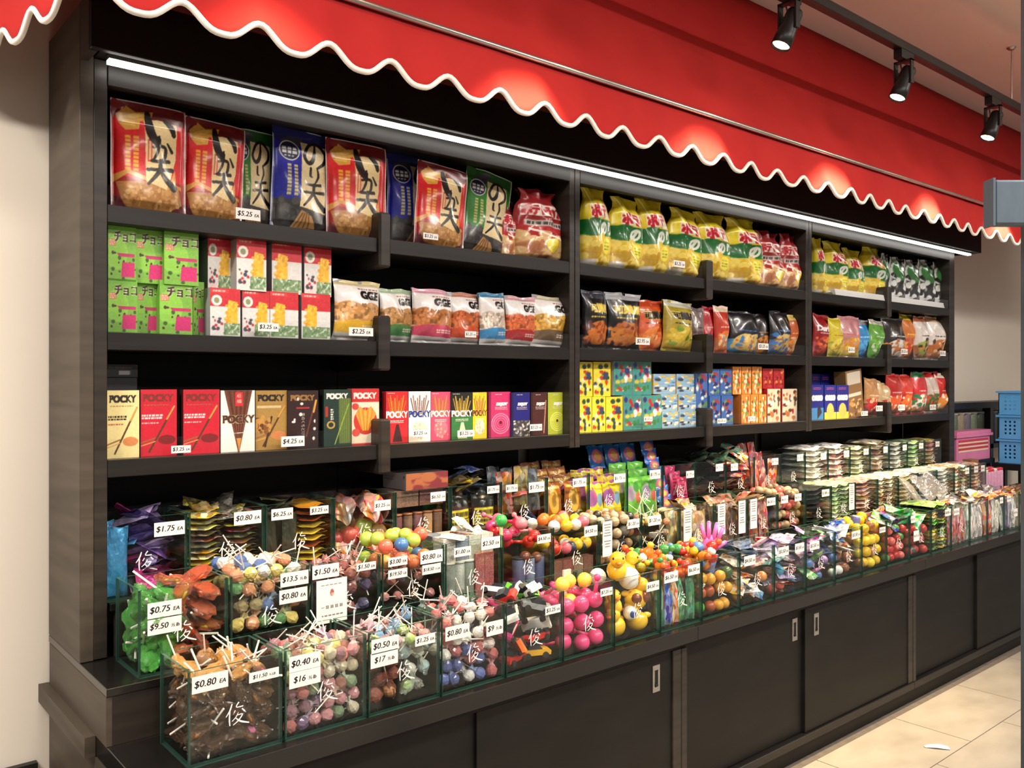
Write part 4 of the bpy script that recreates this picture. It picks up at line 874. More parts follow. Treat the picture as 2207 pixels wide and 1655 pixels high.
for (u0, u1, v0, v1, t, lab) in [(508, 561, 450, 474, '$5.25 EA', 'price card reading $5.25 EA on the top shelf'), (556, 600, 696, 714, '$3.25 EA', 'price card below the yellow and red cartons'), (752, 804, 706, 724, '$2.25 EA', 'price card reading $2.25 EA on the first white noodle snack bag'),
        (369, 411, 960, 976, '$3.25 EA', 'price card between the two red biscuit boxes'), (606, 656, 940, 962, '$4.25 EA', 'price card reading $4.25 EA under the gold biscuit box'), (889, 922, 926, 941, '$3.25 EA', 'price card on the white and blue biscuit box'), (986, 1022, 927, 941, '$3.25 EA', 'price card on the green and black biscuit box'), (1142, 1168, 914, 928, '$3.25 EA', 'price card on the chocolate brown biscuit box'),
        (912, 944, 503, 516, '$3.25 EA', 'price card at the foot of the leaning red bag'), (1002, 1026, 714, 727, '$2.25 EA', 'price card on the orange-banded noodle snack bag'), (1452, 1476, 562, 576, '$3.25 EA', 'price card under the fourth yellow chip bag'), (1622, 1640, 588, 600, '$3.25 EA', 'price card under the red chip bags'), (1370, 1400, 728, 743, '$2.95 EA', 'price card under the orange pea crisp bag'), (1634, 1656, 740, 753, '$3.25 EA', 'price card under the black and amber crisp bag'),
        (1388, 1406, 898, 908, '$2.25 EA', 'price card on the teal cartons'), (1546, 1564, 902, 912, '$2.25 EA', 'price card on the blue cartons'), (1612, 1628, 897, 907, '$2.25 EA', 'price card on the orange cartons'), (1828, 1842, 748, 760, '$3.25 EA', 'price card under the pink and yellow crisp bag'), (1942, 1956, 752, 763, '$3.25 EA', 'price card under the orange-brown crisp bag'), (2026, 2038, 756, 767, '$3.25 EA', 'price card at the far end of the second shelf'), (1888, 1902, 874, 886, '$3.25 EA', 'price card left of the last bracket'), (1936, 1950, 872, 884, '$3.25 EA', 'price card under the red snack packs'), (1856, 1870, 886, 896, '$3.25 EA', 'price card under the tall tan carton'), (2004, 2017, 872, 883, '$3.25 EA', 'price card near the far end of the third shelf')]:
    shelf_card(u0, u1, v0, v1, t, lab)
# ================================================================ glass bins and what is heaped in them
BWD, BH, BD, GT = 0.200, 0.193, 0.170, 0.006
def pane(a, b, big):
    q = MB(); q.box(a, b); q.m = [0 if k in big else 1 for k in range(6)]; return q.mesh('pane', [GLASS, GEDGE])
PF = pane((0, 0, 0), (BWD, GT, BH), (2, 4)); PS = pane((0, GT + .0002, 0), (GT, BD - GT - .0002, BH), (3, 5)); PB = pane((GT + .0002, GT + .0002, 0), (BWD - GT - .0002, BD - GT - .0002, GT), (0, 1))
def ribbon(ch, w):
    q = MB()
    for st in BR[ch]:
        p = brush_pts(st, 7); d = np.gradient(p[:, :2], axis=0); d /= np.linalg.norm(d, axis=1)[:, None] + 1e-9
        nrm = np.stack([-d[:, 1], d[:, 0]], 1) * p[:, 2:3] * .55; a = p[:, :2] + nrm; b = p[:, :2] - nrm
        n = len(p); vs = [(x * w, 0, z * w) for x, z in a] + [(x * w, 0, z * w) for x, z in b]
        q.add(vs, [(i, i + 1, n + i + 1, n + i) for i in range(n - 1)])
    return q.mesh('emblem', STICKER)
EMB = ribbon('俊', .046)
ROWS = {1: (0.622, 1.730, 0.6232, 0.2071), 2: (0.598, 1.965, 0.7472, 0.2071), 3: (0.578, 2.170, 0.8752, 0.2035)}
def rgb(c): return (*L(c), 1)
rng = random.Random(11)
# ---- item meshes
def lib():
    d = {}
    r = random.Random(3)
    for k in range(3):
        q = MB(); q.ball((0, 0, 0), 1.0, 10, 7, 0, (1, 1, 1), .09, r); d['head%d' % k] = q.mesh('head', SWIRL)
    q = MB(); q.ball((0, 0, 0), 1.0, 12, 7, 0, (1, .34, 1.05)); d['disc'] = q.mesh('head', CANDY, True)
    q = MB(); q.ball((0, 0, 0), 1.0, 14, 9); d['ball'] = q.mesh('ball', CANDY, True); d['toyball'] = bpy.data.meshes.new_from_object(bpy.data.objects.new('tmp', d['ball'])); d['toyball'].materials[0] = TOY
    d['spotball'] = d['toyball'].copy(); d['spotball'].materials[0] = BALLM
    q = MB(); q.tube([(0, 0, 0), (0, 0, 1)], .03, 6); d['stick'] = q.mesh('stick', STICK)
    for k in range(2):                                  # ruffled paper collar round the stick
        q = MB(); n = 14; vs = []; 
        for (rr, z) in ((.62, .72), (.28, 1.25), (.75, 2.0)):
            for i in range(n):
                th = 2 * PI * i / n; f = rr * (1 + (.28 if z > 1.5 else .1) * (-1) ** i + r.uniform(-.1, .1)); vs.append((f * math.cos(th), f * math.sin(th), z + r.uniform(-.1, .1)))
        q.add(vs, [(j * n + i, j * n + (i + 1) % n, (j + 1) * n + (i + 1) % n, (j + 1) * n + i) for j in range(2) for i in range(n)]); d['collar%d' % k] = q.mesh('wrapper', SWIRL)
        q = MB(); q.ball((0, 0, .15), 1.0, 12, 9, 0, (1.25, .7, 1.7), .3, r); d['cello%d' % k] = q.mesh('wrapper', CELLO); d['foil%d' % k] = d['cello%d' % k].copy(); d['foil%d' % k].materials[0] = FOIL
    for nm, (w, h, t) in {'sachet': (.085, .115, .02), 'slab': (.12, .13, .02)}.items():
        nx, ny = 10, 12; U, V = np.meshgrid(np.linspace(0, 1, nx), np.linspace(0, 1, ny)); x, y, z = sheet(U, V, w, h, t, 'chip', 5)
        fr = np.stack([x, -y, z], 2).reshape(-1, 3); bk = np.stack([x, np.abs(y), z], 2).reshape(-1, 3)
        me = bpy.data.meshes.new(nm); me.from_pydata(np.concatenate([fr, bk]).tolist(), [], gfaces(nx, ny) + gfaces(nx, ny, nx * ny, True)); me.materials.append(SACHET); me.polygons.foreach_set('use_smooth', [True] * len(me.polygons)); d[nm] = me
        d[nm + '_plain'] = me.copy(); d[nm + '_plain'].materials[0] = CRINKLE
        d[nm + '_clear'] = me.copy(); d[nm + '_clear'].materials[0] = CELLO
    q = MB(); q.box((-.5, -.5, 0), (.5, .5, 1)); d['pack'] = q.mesh('pack', SACHET)
    q = MB(); q.lathe([(.9, 0), (1, .06), (1, 1.9), (.9, 2.0)], 16); d['can'] = q.mesh('can', SACHET, True)
    q = MB(); q.lathe([(1.02, 0), (1.05, .3), (.6, .36)], 16); d['lid'] = q.mesh('lid', TOY, True)
    # duck
    q = MB(); q.ball((0, 0, .028), .032, 14, 9, 0, (1.0, .82, .85)); q.ball((.03, 0, .042), .014, 8, 6, 0, (1, .7, .6)); d['duck_body'] = q.mesh('body', TOY, True)
    q = MB(); q.ball((-.018, 0, .064), .021, 12, 8); d['duck_head'] = q.mesh('head', TOY, True)
    q = MB(); q.ball((-.04, 0, .062), .009, 8, 6, 0, (1.2, .9, .45)); d['duck_beak'] = q.mesh('beak', TOY, True)
    q = MB(); 
    for s in (-1, 1): q.ball((-.031, s * .012, .071), .0035, 6, 5)
    d['duck_eyes'] = q.mesh('eyes', INK, True)
    # toy car
    q = MB(); q.prism([(-.045, .010), (.045, .010), (.046, .022), (.034, .026), (-.042, .027), (-.046, .02)], 'y', -.019, .019); d['car_body'] = q.mesh('body', TOY)
    q = MB(); q.prism([(-.026, .0272), (.02, .0268), (.008, .040), (-.02, .040)], 'y', -.016, .016); d['car_cabin'] = q.mesh('cabin', mat('toy_car_glass', (40, 46, 54), .15, noise=((9, 9, 9), (34, 38, 46), .3, .7)))
    q = MB(); q.tube([(0, -.005, 0), (0, .005, 0)], .0095, 12); d['car_wheel'] = q.mesh('wheel', mat('toy_rubber', (30, 29, 30), .6, noise=((9, 9, 9), (36, 35, 36), .3, .7)))
    # shaker: ball on a handle with a knob
    q = MB(); q.ball((0, 0, 0), 1.0, 14, 9); d['shk'] = q.mesh('ball', TOY, True)
    q = MB(); q.tube([(0, 0, .9), (0, 0, 2.6)], [.28, .22], 8); q.ball((0, 0, 2.8), .45, 8, 6); d['shk_handle'] = q.mesh('handle', TOY, True)
    q = MB(); q.ball((-.82, 0, 0), .5, 10, 6, 0, (.45, 1, 1)); d['iris'] = q.mesh('iris', TOY, True)
    # hand shaped clapper
    q = MB(); q.ball((0, 0, .02), .022, 12, 8, 0, (1, .35, 1.1)); 
    for k, (x, a, ln) in enumerate([(-.017, .32, .034), (-.006, .1, .042), (.006, -.1, .041), (.017, -.3, .034)]):
        q.tube([(x, 0, .034), (x - math.sin(a) * ln, 0, .034 + math.cos(a) * ln)], [.0062, .005], 8)
        q.ball((x - math.sin(a) * ln, 0, .034 + math.cos(a) * ln), .005, 8, 5)
    q.tube([(.016, 0, .014), (.036, 0, .03)], [.007, .005], 8); q.ball((.036, 0, .03), .005, 8, 5); d['palm'] = q.mesh('hand', TOY, True)
    q = MB(); q.lathe([(.007, -.05), (.007, -.002)], 10); d['hand_stick'] = q.mesh('handle', TOY, True)
    # pear-shaped capsule figure
    q = MB(); q.lathe([(.001, 0), (.012, .001), (.015, .008), (.014, .018), (.008, .025), (.0075, .027)], 12); d['fig_body'] = q.mesh('body', TOY, True)
    q = MB(); q.ball((0, 0, .033), .0095, 10, 7); d['fig_head'] = q.mesh('head', TOY, True)
    return d
for o in [x for x in bpy.data.objects if x.name.startswith('tmp')]: bpy.data.objects.remove(o)
LB = lib()
for o in [x for x in bpy.data.objects if x.name.startswith('tmp')]: bpy.data.objects.remove(o)
def aim(d):                                             # euler that sends local +z to d
    return Vector(d).normalized().to_track_quat('Z', 'Y').to_euler()
def lattice(box, s, front=2, top=1, left=1, heap=.015, zfloor=None):
    x0, x1, y0, y1, z0, z1 = box; out = []
    nx, ny, nz = max(1, int((x1 - x0) / s)), max(1, int((y1 - y0) / s)), max(1, int((z1 - z0) / s))
    sx, sy, sz = (x1 - x0) / nx, (y1 - y0) / ny, (z1 - z0) / nz
    for k in range(nz):
        for j in range(ny):
            for i in range(nx):
                if not (j < front or k >= nz - top or i < left): continue
                x = x0 + (i + .5 + .25 * (k % 2) - .12) * sx + rng.uniform(-.2, .2) * s; y = y0 + (j + .5 + .2 * (k % 2) - .1) * sy + rng.uniform(-.2, .2) * s
                z = z0 + (k + .5) * sz + rng.uniform(-.15, .15) * s
                if k == nz - 1: z += heap * (1 - abs(2 * (j + .5) / ny - 1.1)) * rng.uniform(.4, 1.2)
                m = s * .5
                out.append(Vector((min(max(x, x0 + m * .8), x1 - m * .8), min(max(y, y0 + m * .8), y1 - m * .8), max(z, z0 + m * .7))))
    return out
def pick(cols): return rng.choice(cols)
CN = {}
class Bin:
    def __init__(s, row, i, desc, prices=(), x=None):
        X0, Y, Z, P = ROWS[row]; s.row, s.i, s.desc = row, i, desc
        s.x = X0 + P * i; s.y, s.z = Y, Z; jit = 0 if row == 1 else rng.uniform(-.001, .001)
        s.root = thing('glass_bin', 'clear glass bin of ' + desc, 'glass bin', (s.x, Y + jit, Z), group={1: 'front row glass bins', 2: 'middle row glass bins', 3: 'back row glass bins'}[row])
        link('pane', PF, s.root, (0, 0, 0)); link('pane', PF, s.root, (0, BD - GT, 0)); link('pane', PS, s.root, (0, 0, 0)); link('pane', PS, s.root, (BWD - GT, 0, 0)); link('base_pane', PB, s.root)
        e = link('emblem', EMB, s.root, (.075, -.0006, .065)); 
        if i == 0: e['label'] = 'white brush character'
        for k, p in enumerate(prices):
            txt, px, pz, w, h = p
            lr = 'left' if px < .1 else 'right'; col = [z for z in prices if (z[1] < .1) == (px < .1)]
            side = '' if len(prices) < 2 else (('' if len(col) < 2 else ('upper ' if pz == max(z[2] for z in col) else 'lower ')) + lr + ' ')
            card(s.x + px, Y - .0012, Z + pz, w, h, txt, '%sprice card %s on the bin of %s' % (side, txt, desc))
        g = GT + .002
        s.box = (s.x + g, s.x + BWD - g, Y + g, Y + BD - g, Z + GT + .001, Z + BH - .02)
        s.prefix = 'bin of ' + desc
    def lab(s, cname, what):
        t = ('%s %s in the %s' % (cname, what, s.prefix)).split()
        return ' '.join(t if len(t) <= 16 else (('%s %s, %s' % (cname, what, s.desc)).split()[:16]))
    def grp(s, what): return what + ' ' + s.desc
    def inside(s, p, d, ln):
        x0, x1, y0, y1, z0, z1 = s.box; e = p + d * ln
        if e.x < x0 or e.x > x1: d.x = -d.x * .6
        if e.y < y0 or e.y > y1: d.y = -d.y * .6
        e = p + d * ln
        if e.x < x0 or e.x > x1: d.x *= .1
        if e.y < y0 or e.y > y1: d.y *= .1
        if (p + d * ln).z < z0 + .004: d.z = abs(d.z)
        return d.normalized()
    def lollies(s, cols, what='lollipop', r=.0135, L_=.075, sp=.031, wrap='collar', head='head', fill=1.0, wcol=None, zr=(0, 1), heap=.02, xr=(0, 1), front=1, top=1, left=None, up=.25):
        b = list(s.box); z0, z1 = b[4], b[5]; b[4] = z0 + (z1 - z0) * zr[0]; b[5] = z0 + (z1 - z0) * zr[1]; x0, x1 = b[0], b[1]; b[0] = x0 + (x1 - x0) * xr[0]; b[1] = x0 + (x1 - x0) * xr[1]
        if wrap in ('cello', 'foil'):
            for k_, d_ in ((0, .008), (1, -.008), (2, .006), (3, -.006)): b[k_] += d_
            if zr[0] < .3: b[4] += .008
        for p in lattice(b, sp, front, top, (1 if s.i == 0 else 0) if left is None else left, heap):
            if rng.random() > fill: continue
            cn, c = pick(cols); d = Vector((rng.gauss(0, 1), rng.gauss(-.3, .8), rng.gauss(up, .8))).normalized(); d = s.inside(p, d, L_)
            me = LB['disc'] if head == 'disc' else LB['head%d' % rng.randrange(3)]
            o = link('lollipop', me, None, p, aim(d), (r, r, r)); o.color = rgb(c); tag(o, s.lab(cn, what), 'lollipop', s.grp('lollipops in the bin of'))
            st = link('stick', LB['stick'], o, (0, 0, .8)); st.scale = (3.4, 3.4, L_ / r)
            if wrap:
                w = link('wrapper', LB['%s%d' % (wrap, rng.randrange(2))], o); w.color = rgb(wcol if wcol else tuple(int(v * .55 + 112) for v in c)); w.rotation_euler = (0, 0, rng.uniform(0, 6) if wrap == 'collar' else 0)
                if wrap != 'collar': w.scale = (.84, .84, .84)
    def balls(s, cols, what='ball', r=.017, sp=None, zr=(0, 1), heap=.015, xr=(0, 1), front=1, top=1, mesh='spotball', fill=1.0, cat='ball'):
        b = list(s.box); z0, z1 = b[4], b[5]; b[4] = z0 + (z1 - z0) * zr[0]; b[5] = z0 + (z1 - z0) * zr[1]; x0, x1 = b[0], b[1]; b[0] = x0 + (x1 - x0) * xr[0]; b[1] = x0 + (x1 - x0) * xr[1]
        for p in lattice(b, sp or 2.05 * r, front, top, 1 if s.i == 0 else 0, heap):
            if rng.random() > fill: continue
            cn, c = pick(cols); rr = r * rng.uniform(.92, 1.05)
            o = link(what.split()[-1], LB[mesh], None, p, (rng.uniform(0, 6), rng.uniform(0, 6), 0), (rr, rr, rr)); o.color = rgb(c); tag(o, s.lab(cn, what), cat, s.grp(what + 's in the bin of'))
    def stack(s, cols, what='flat packet', n=9, ncol=1, mesh='slab', sc=1.0, over=0, jit=.006, xr=(0, 1), zb=0.0):
        x0, x1, y0, y1, z0, z1 = s.box; xa, xb = x0 + (x1 - x0) * xr[0], x0 + (x1 - x0) * xr[1]; H = (z1 - z0) + .012 + over - zb
        for c_ in range(ncol):
            w = (xb - xa) / ncol; t = H / n
            for k in range(n):
                cn, c = cols[(k + c_) % len(cols)] if rng.random() < .6 else pick(cols)
                base = .12 if mesh.startswith('slab') else .085; sx = min(w * .97 / base, 1.5) * sc
                bl = .13 if mesh.startswith('slab') else .115
                sy = (y1 - y0) * .94 / bl
                o = link(what.split(' on ')[0].split()[-1], LB[mesh], None, (xa + (c_ + .5) * w + rng.uniform(-jit, jit) * .5, y0 + .006, z0 + zb + (k + .5) * t), (-PI / 2, 0, rng.uniform(-.04, .04)), (sx, t / .02 * 1.05, sy))
                o.color = rgb(c); tag(o, s.lab(cn, what), what.split(' on ')[0].split()[-1], s.grp(what + 's in the bin of'))
    def upright(s, cols, what='packet', n=4, rows=2, mesh='sachet', h=None, lift=0.0, xr=(0, 1), tilt=.1, step=0.0, zb=0.0):
        x0, x1, y0, y1, z0, z1 = s.box; xa, xb = x0 + (x1 - x0) * xr[0], x0 + (x1 - x0) * xr[1]; w = (xb - xa) / n
        base = (.085, .115) if mesh.startswith('sachet') else (.12, .13)
        for j in range(rows):
            for i in range(n):
                cn, c = cols[(i + j) % len(cols)] if rng.random() < .5 else pick(cols); hh = (h or (z1 - z0) * .95) * rng.uniform(.94, 1.05) + step * j
                o = link(what.split(' on ')[0].split()[-1], LB[mesh], None, (xa + (i + .5) * w + rng.uniform(-.003, .003), y0 + .018 + j * (y1 - y0 - .03) / max(rows, 1), z0 + zb), (rng.uniform(-.12, 0), rng.uniform(-tilt, tilt), rng.uniform(-.2, .2)), (w / base[0] * 1.02, 1.0, hh / base[1]))
                o.color = rgb(c); tag(o, s.lab(cn, what), what.split(' on ')[0].split()[-1], s.grp(what + 's in the bin of'))
    def heap(s, cols, what='packet', n=14, mesh='sachet', sc=.8, zr=(.1, 1), xr=(0, 1), flat=.6):
        x0, x1, y0, y1, z0, z1 = s.box; xa, xb = x0 + (x1 - x0) * xr[0], x0 + (x1 - x0) * xr[1]
        for k in range(n):
            f = k / max(n - 1, 1); cn, c = pick(cols); h = .115 * sc; z = z0 + (z1 - z0) * (zr[0] + (zr[1] - zr[0]) * f)
            a = rng.uniform(-PI, PI); m = .045 * sc
            if (z - z0) < .03: z = z0 + .03
            o = link(what.split(' on ')[0].split()[-1], LB[mesh], None, (rng.uniform(xa + m, xb - m), rng.uniform(y0 + m * .8, y1 - m * .8), z), (-PI / 2 * rng.uniform(.55, 1.0), rng.uniform(-.4, .4), a), (sc, sc, sc))
            v = Vector((0, 0, .0575 * sc)); v.rotate(o.rotation_euler); o.location = Vector(o.location) - v
            o.color = rgb(c); tag(o, s.lab(cn, what), what.split(' on ')[0].split()[-1], s.grp(what + 's in the bin of'))
    def cans(s, cols, what='tin', n=3, r=.022, h=.12, lidc=(220, 220, 220), yoff=.03, zb=0, xr=(0, 1)):
        x0, x1, y0, y1, z0, z1 = s.box; xa, xb = x0 + (x1 - x0) * xr[0], x0 + (x1 - x0) * xr[1]
        for i in range(n):
            cn, c = cols[i % len(cols)]; o = link('tin', LB['can'], None, (xa + (i + .5) * (xb - xa) / n, y0 + yoff, z0 + zb), (0, 0, rng.uniform(0, 6)), (r, r, h / 2)); o.color = rgb(c); tag(o, s.lab(cn, what), 'tin', s.grp(what + 's in the bin of'))
            ld = link('lid', LB['lid'], o, (0, 0, 2.0), (0, 0, 0), (1, 1, .3)); ld.color = rgb(lidc)
    def packs(s, cols, what='small box', n=3, h=.1, d=.03, lift=0.0, xr=(0, 1), yoff=.01, zb=0.0, rows=1, tilt=0.0):
        x0, x1, y0, y1, z0, z1 = s.box; xa, xb = x0 + (x1 - x0) * xr[0], x0 + (x1 - x0) * xr[1]; w = (xb - xa) / n
        for j in range(rows):
            for i in range(n):
                cn, c = cols[(i + j) % len(cols)]; o = link('small_box', LB['pack'], None, (xa + (i + .5) * w, y0 + yoff + d / 2 + j * d * 1.1, z0 + zb + lift), (0, rng.uniform(-tilt, tilt), 0), (w * .95, d, h)); o.color = rgb(c); tag(o, s.lab(cn, what), 'box', s.grp('boxes in the bin of'))
def duck(p, rz, c, label, group, sc=1.0, tilt=(0, 0)):
    o = link('rubber_duck', LB['duck_body'], None, p, (tilt[0], tilt[1], rz), (sc, sc, sc)); o.color = rgb(c); tag(o, label, 'toy', group)
    link('head', LB['duck_head'], o).color = rgb(c); link('beak', LB['duck_beak'], o).color = rgb((236, 120, 30)); link('eyes', LB['duck_eyes'], o)
def car(p, rot, c, label, group, sc=1.0):
    o = link('toy_car', LB['car_body'], None, p, rot, (sc, sc, sc)); o.color = rgb(c); tag(o, label, 'toy car', group); link('cabin', LB['car_cabin'], o)
    for x in (-.028, .028):
        for y in (-.0195, .0195): link('wheel', LB['car_wheel'], o, (x, y, .010))
def shaker(p, d, r, c, label, group, hc=None, cat='toy'):
    o = link('shaker_toy', LB['shk'], None, p, aim(d), (r, r, r)); o.color = rgb(c); tag(o, label, cat, group); link('handle', LB['shk_handle'], o).color = rgb(hc or c)
def eyeball(p, rot, r, label, group, ic=(40, 80, 160)):
    o = link('eyeball_toy', LB['toyball'], None, p, rot, (r, r, r)); o.color = rgb((240, 238, 234)); tag(o, label, 'toy', group); link('iris', LB['iris'], o).color = rgb(ic)
def figure(p, rot, sc, c, c2, label, group):
    o = link('toy_figure', LB['fig_body'], None, p, rot, (sc, sc, sc)); o.color = rgb(c); tag(o, label, 'toy', group); link('head', LB['fig_head'], o).color = rgb(c2)
# ---------------------------------------------------------------- recipes, row by row
G_, S_ = (.074, .034), (.058, .020)
def P_(t, px, pz, big=True): return (t, px, pz) + (G_ if big else S_)
# front row
b = Bin(1, 0, 'brown cellophane lollipops', [P_('$0.80 EA', .043, .166), ('$11.50 ½ LB', .158, .155, .066, .021)])
b.lollies([('dark brown', (60, 34, 20)), ('dark brown', (44, 26, 18)), ('toffee brown', (112, 66, 30)), ('amber', (150, 92, 36))], 'flat lollipop', r=.022, L_=.07, sp=.0335, wrap='foil', head='disc', wcol=(84, 56, 38), zr=(0, .86), front=1, left=1, heap=0)
b.lollies([('dark brown', (60, 34, 20))], 'flat lollipop', r=.022, L_=.07, sp=.04, wrap='foil', head='disc', wcol=(110, 78, 52), zr=(0, .84), front=2, left=2, top=0, heap=0, fill=.7)
b.lollies([('golden', (206, 150, 50)), ('pink', (222, 120, 160)), ('amber', (190, 120, 40))], 'flat lollipop', r=.018, L_=.06, sp=.035, wrap='foil', head='disc', wcol=(214, 160, 90), zr=(.8, 1.06), front=9, heap=.02, up=.6)
b.lollies([('pink', (222, 70, 150))], 'ball lollipop', r=.015, L_=.06, sp=.05, wrap=None, zr=(0, .25), xr=(.6, .85), front=1, top=0)
b = Bin(1, 1, 'small round mixed lollipops', [P_('$0.40 EA', .045, .163), P_('$16 ½ lb', .045, .128)])
mx = [('pink', (206, 120, 130)), ('mauve', (150, 92, 112)), ('green', (120, 150, 110)), ('cream', (206, 190, 160)), ('purple', (116, 80, 130)), ('yellow', (206, 190, 90)), ('rust', (150, 84, 64)), ('red', (190, 70, 66))]
b.lollies(mx, 'round lollipop', r=.0148, L_=.075, sp=.0305, heap=.02, up=.4, front=1, top=1)
b.lollies([('coral', (240, 104, 70))], 'rose lollipop', r=.018, L_=.06, sp=.05, zr=(.72, 1.0), xr=(.6, 1), front=1, top=0)
b = Bin(1, 2, 'rust-brown and ice-clear lollipops', [P_('$0.50 EA', .042, .160), P_('$17 ½ lb', .04, .128), ('$1.25 EA', .155, .150, .058, .024)])
b.lollies([('rust', (150, 60, 34)), ('dark red', (110, 36, 26)), ('orange', (214, 130, 40))], 'wrapped lollipop', r=.0175, L_=.07, sp=.032, wrap='foil', wcol=(150, 70, 46), xr=(0, .56), zr=(0, .75), front=1, heap=0)
b.lollies([('icy blue', (150, 180, 190)), ('clear grey', (190, 190, 180)), ('pale green', (170, 200, 120)), ('grey', (160, 150, 146))], 'wrapped lollipop', r=.016, L_=.085, sp=.034, wrap='foil', wcol=(190, 200, 190), xr=(.45, 1), zr=(0, .8), front=1, heap=0)
b.lollies([('pink', (206, 120, 130)), ('blue striped', (80, 150, 206)), ('red', (196, 70, 60)), ('lilac', (190, 150, 170)), ('lime', (170, 200, 90))], 'wrapped lollipop', r=.014, L_=.075, sp=.036, zr=(.7, 1.05), front=9, heap=.03, up=.8)
b = Bin(1, 3, 'blue, red and white twist lollipops', [P_('$0.80 EA', .045, .150), ('$9 ½ lb', .165, .138, .055, .036)])
b.lollies([('royal blue', (40, 70, 160)), ('white', (226, 220, 214)), ('royal blue', (50, 84, 180)), ('white and pink', (222, 196, 196)), ('red', (190, 40, 50))], 'twist lollipop', r=.0155, L_=.085, sp=.031, zr=(0, .62), heap=0, up=.6)
b.lollies([('red', (206, 36, 44)), ('red', (190, 30, 40)), ('white', (236, 228, 222)), ('dark green', (30, 70, 50))], 'twist lollipop', r=.015, L_=.07, sp=.031, zr=(.6, 1.08), front=1, top=1, heap=.03, wrap='collar')
b = Bin(1, 4, 'little toy cars', [('$3.25 EA', .163, .150, .056, .022)])
g = 'toy cars in the bin of little toy cars'
cc = [('red', (196, 44, 40)), ('yellow', (236, 176, 40)), ('orange', (226, 100, 40)), ('white', (236, 234, 232)), ('purple', (96, 66, 120)), ('grey', (150, 152, 156)), ('green', (110, 196, 60)), ('black', (40, 40, 44)), ('magenta', (190, 50, 110))]
x0, x1, y0, y1, z0, z1 = b.box
pos = [(.05, .03, .022, 0, .3), (.13, .03, .022, 1, -.4), (.05, .035, .060, 2, 1.2), (.14, .034, .060, 0, .2), (.09, .09, .03, 4, .8), (.05, .05, .10, 8, .5), (.14, .04, .1, 3, 2.2), (.06, .035, .138, 3, .9), (.14, .04, .145, 5, 2.6), (.05, .09, .165, 8, .2), (.11, .08, .178, 3, .5), (.16, .10, .175, 6, -.4), (.06, .13, .18, 3, 1.9), (.13, .13, .185, 6, .8), (.17, .05, .182, 3, 1.2), (.03, .06, .178, 0, 2.0), (.1, .13, .12, 7, .3)]
for k, (dx, dy, dz, ci, rz) in enumerate(pos):
    cn, c = cc[ci]; car((x0 + min(max(dx - .006, .045), .14), y0 + min(max(dy, .03), .12), z0 + dz - .012), (rng.uniform(-1.2, 1.2) if k > 1 else 0, rng.uniform(-.5, .5) if k > 1 else 0, rz), c, '%s toy car, number %s up the heap of little cars' % (cn, ['one', 'two', 'three', 'four', 'five', 'six', 'seven', 'eight', 'nine', 'ten', 'eleven', 'twelve', 'thirteen', 'fourteen', 'fifteen', 'sixteen', 'seventeen'][k]), g, .92)
b = Bin(1, 5, 'bright pink shaker toys', [('$7.25 EA', .168, .165, .05, .022)])
g = 'shakers in the bin of bright pink shaker toys'
for k, p in enumerate(lattice((b.box[0], b.box[1], b.box[2], b.box[3], b.box[4], b.box[5] - .012), .05, 1, 1, 0, .01)):
    c = ('pink', (232, 72, 132)) if k % 5 or p.z < b.z + .1 else ('yellow', (240, 204, 70)); d = Vector((rng.gauss(.6, .6), rng.gauss(.6, .3), rng.gauss(0, .3))).normalized(); d = b.inside(p, d, .07)
    shaker(p, d, .024, c[1], b.lab(c[0], 'ball-headed shaker toy'), g)
b.packs([('clear', (226, 214, 190))], 'clear plastic key tag', 1, .07, .006, .15, (.35, .52), .07)
for k in range(3): shaker((b.x + .05 + .045 * k, b.y + .06 + .02 * (k % 2), b.z + BH + .0), Vector((.5, .7, -.4)), .022, (240, 204, 80), b.lab('yellow', 'ball-headed shaker toy on top'), g)
b = Bin(1, 6, 'yellow rubber ducks and eyeballs', [('$4.50 EA', .165, .150, .058, .028)])
g = 'ducks in the bin of yellow rubber ducks and eyeballs'
for k, (dx, dy, dz, sc) in enumerate([(.05, .045, .0, 1.1), (.145, .045, .0, 1.1), (.14, .045, .065, 1.15), (.05, .05, .065, 1.0), (.06, .05, .165, 1.15), (.135, .09, .16, 1.0)]):
    duck((b.x + dx, b.y + dy, b.z + .008 + dz), [.3, -.4, 2.8, 1.2, .9, 2.4][k], (240, 190, 44), 'yellow rubber duck, %s counted from the bottom of the duck bin' % ORD[k], g, sc, (0, 0) if k < 2 else (rng.uniform(-.2, .2), rng.uniform(-.2, .2)))
for k, (dx, dy, dz, r) in enumerate([(.1, .032, .065, .022), (.115, .05, .165, .034), (.04, .11, .17, .026)]):
    eyeball((b.x + dx, b.y + dy, b.z + .008 + dz), (0, 0, 1.2 + k), r, ['white eyeball toy with a blue iris low in the duck bin', 'large white eyeball toy on top of the duck bin', 'white eyeball toy at the back of the duck bin'][k], 'eyeball toys', [(40, 80, 160), (226, 150, 60), (60, 130, 120)][k])
b.balls([('red', (190, 60, 60)), ('brown', (120, 60, 44)), ('pink', (222, 120, 120))], 'small plastic ball', .017, .04, (.45, .8), 0, (0, 1), 1, 0, 'toyball', .7)
TOYS = [('orange', (222, 96, 30)), ('red', (196, 50, 36)), ('yellow', (238, 196, 50)), ('rust', (190, 84, 34)), ('orange', (222, 96, 30)), ('red', (196, 50, 36)), ('yellow', (238, 196, 50)), ('amber', (206, 120, 40)), ('orange', (230, 130, 40)), ('blue', (80, 130, 190)), ('green', (60, 140, 70)), ('white', (236, 232, 222))]
b = Bin(1, 7, 'bright candy tubes under orange toys', [('$6.50 EA', .045, .165, .066, .032), ('$6.50 EA', .158, .172, .06, .032)])
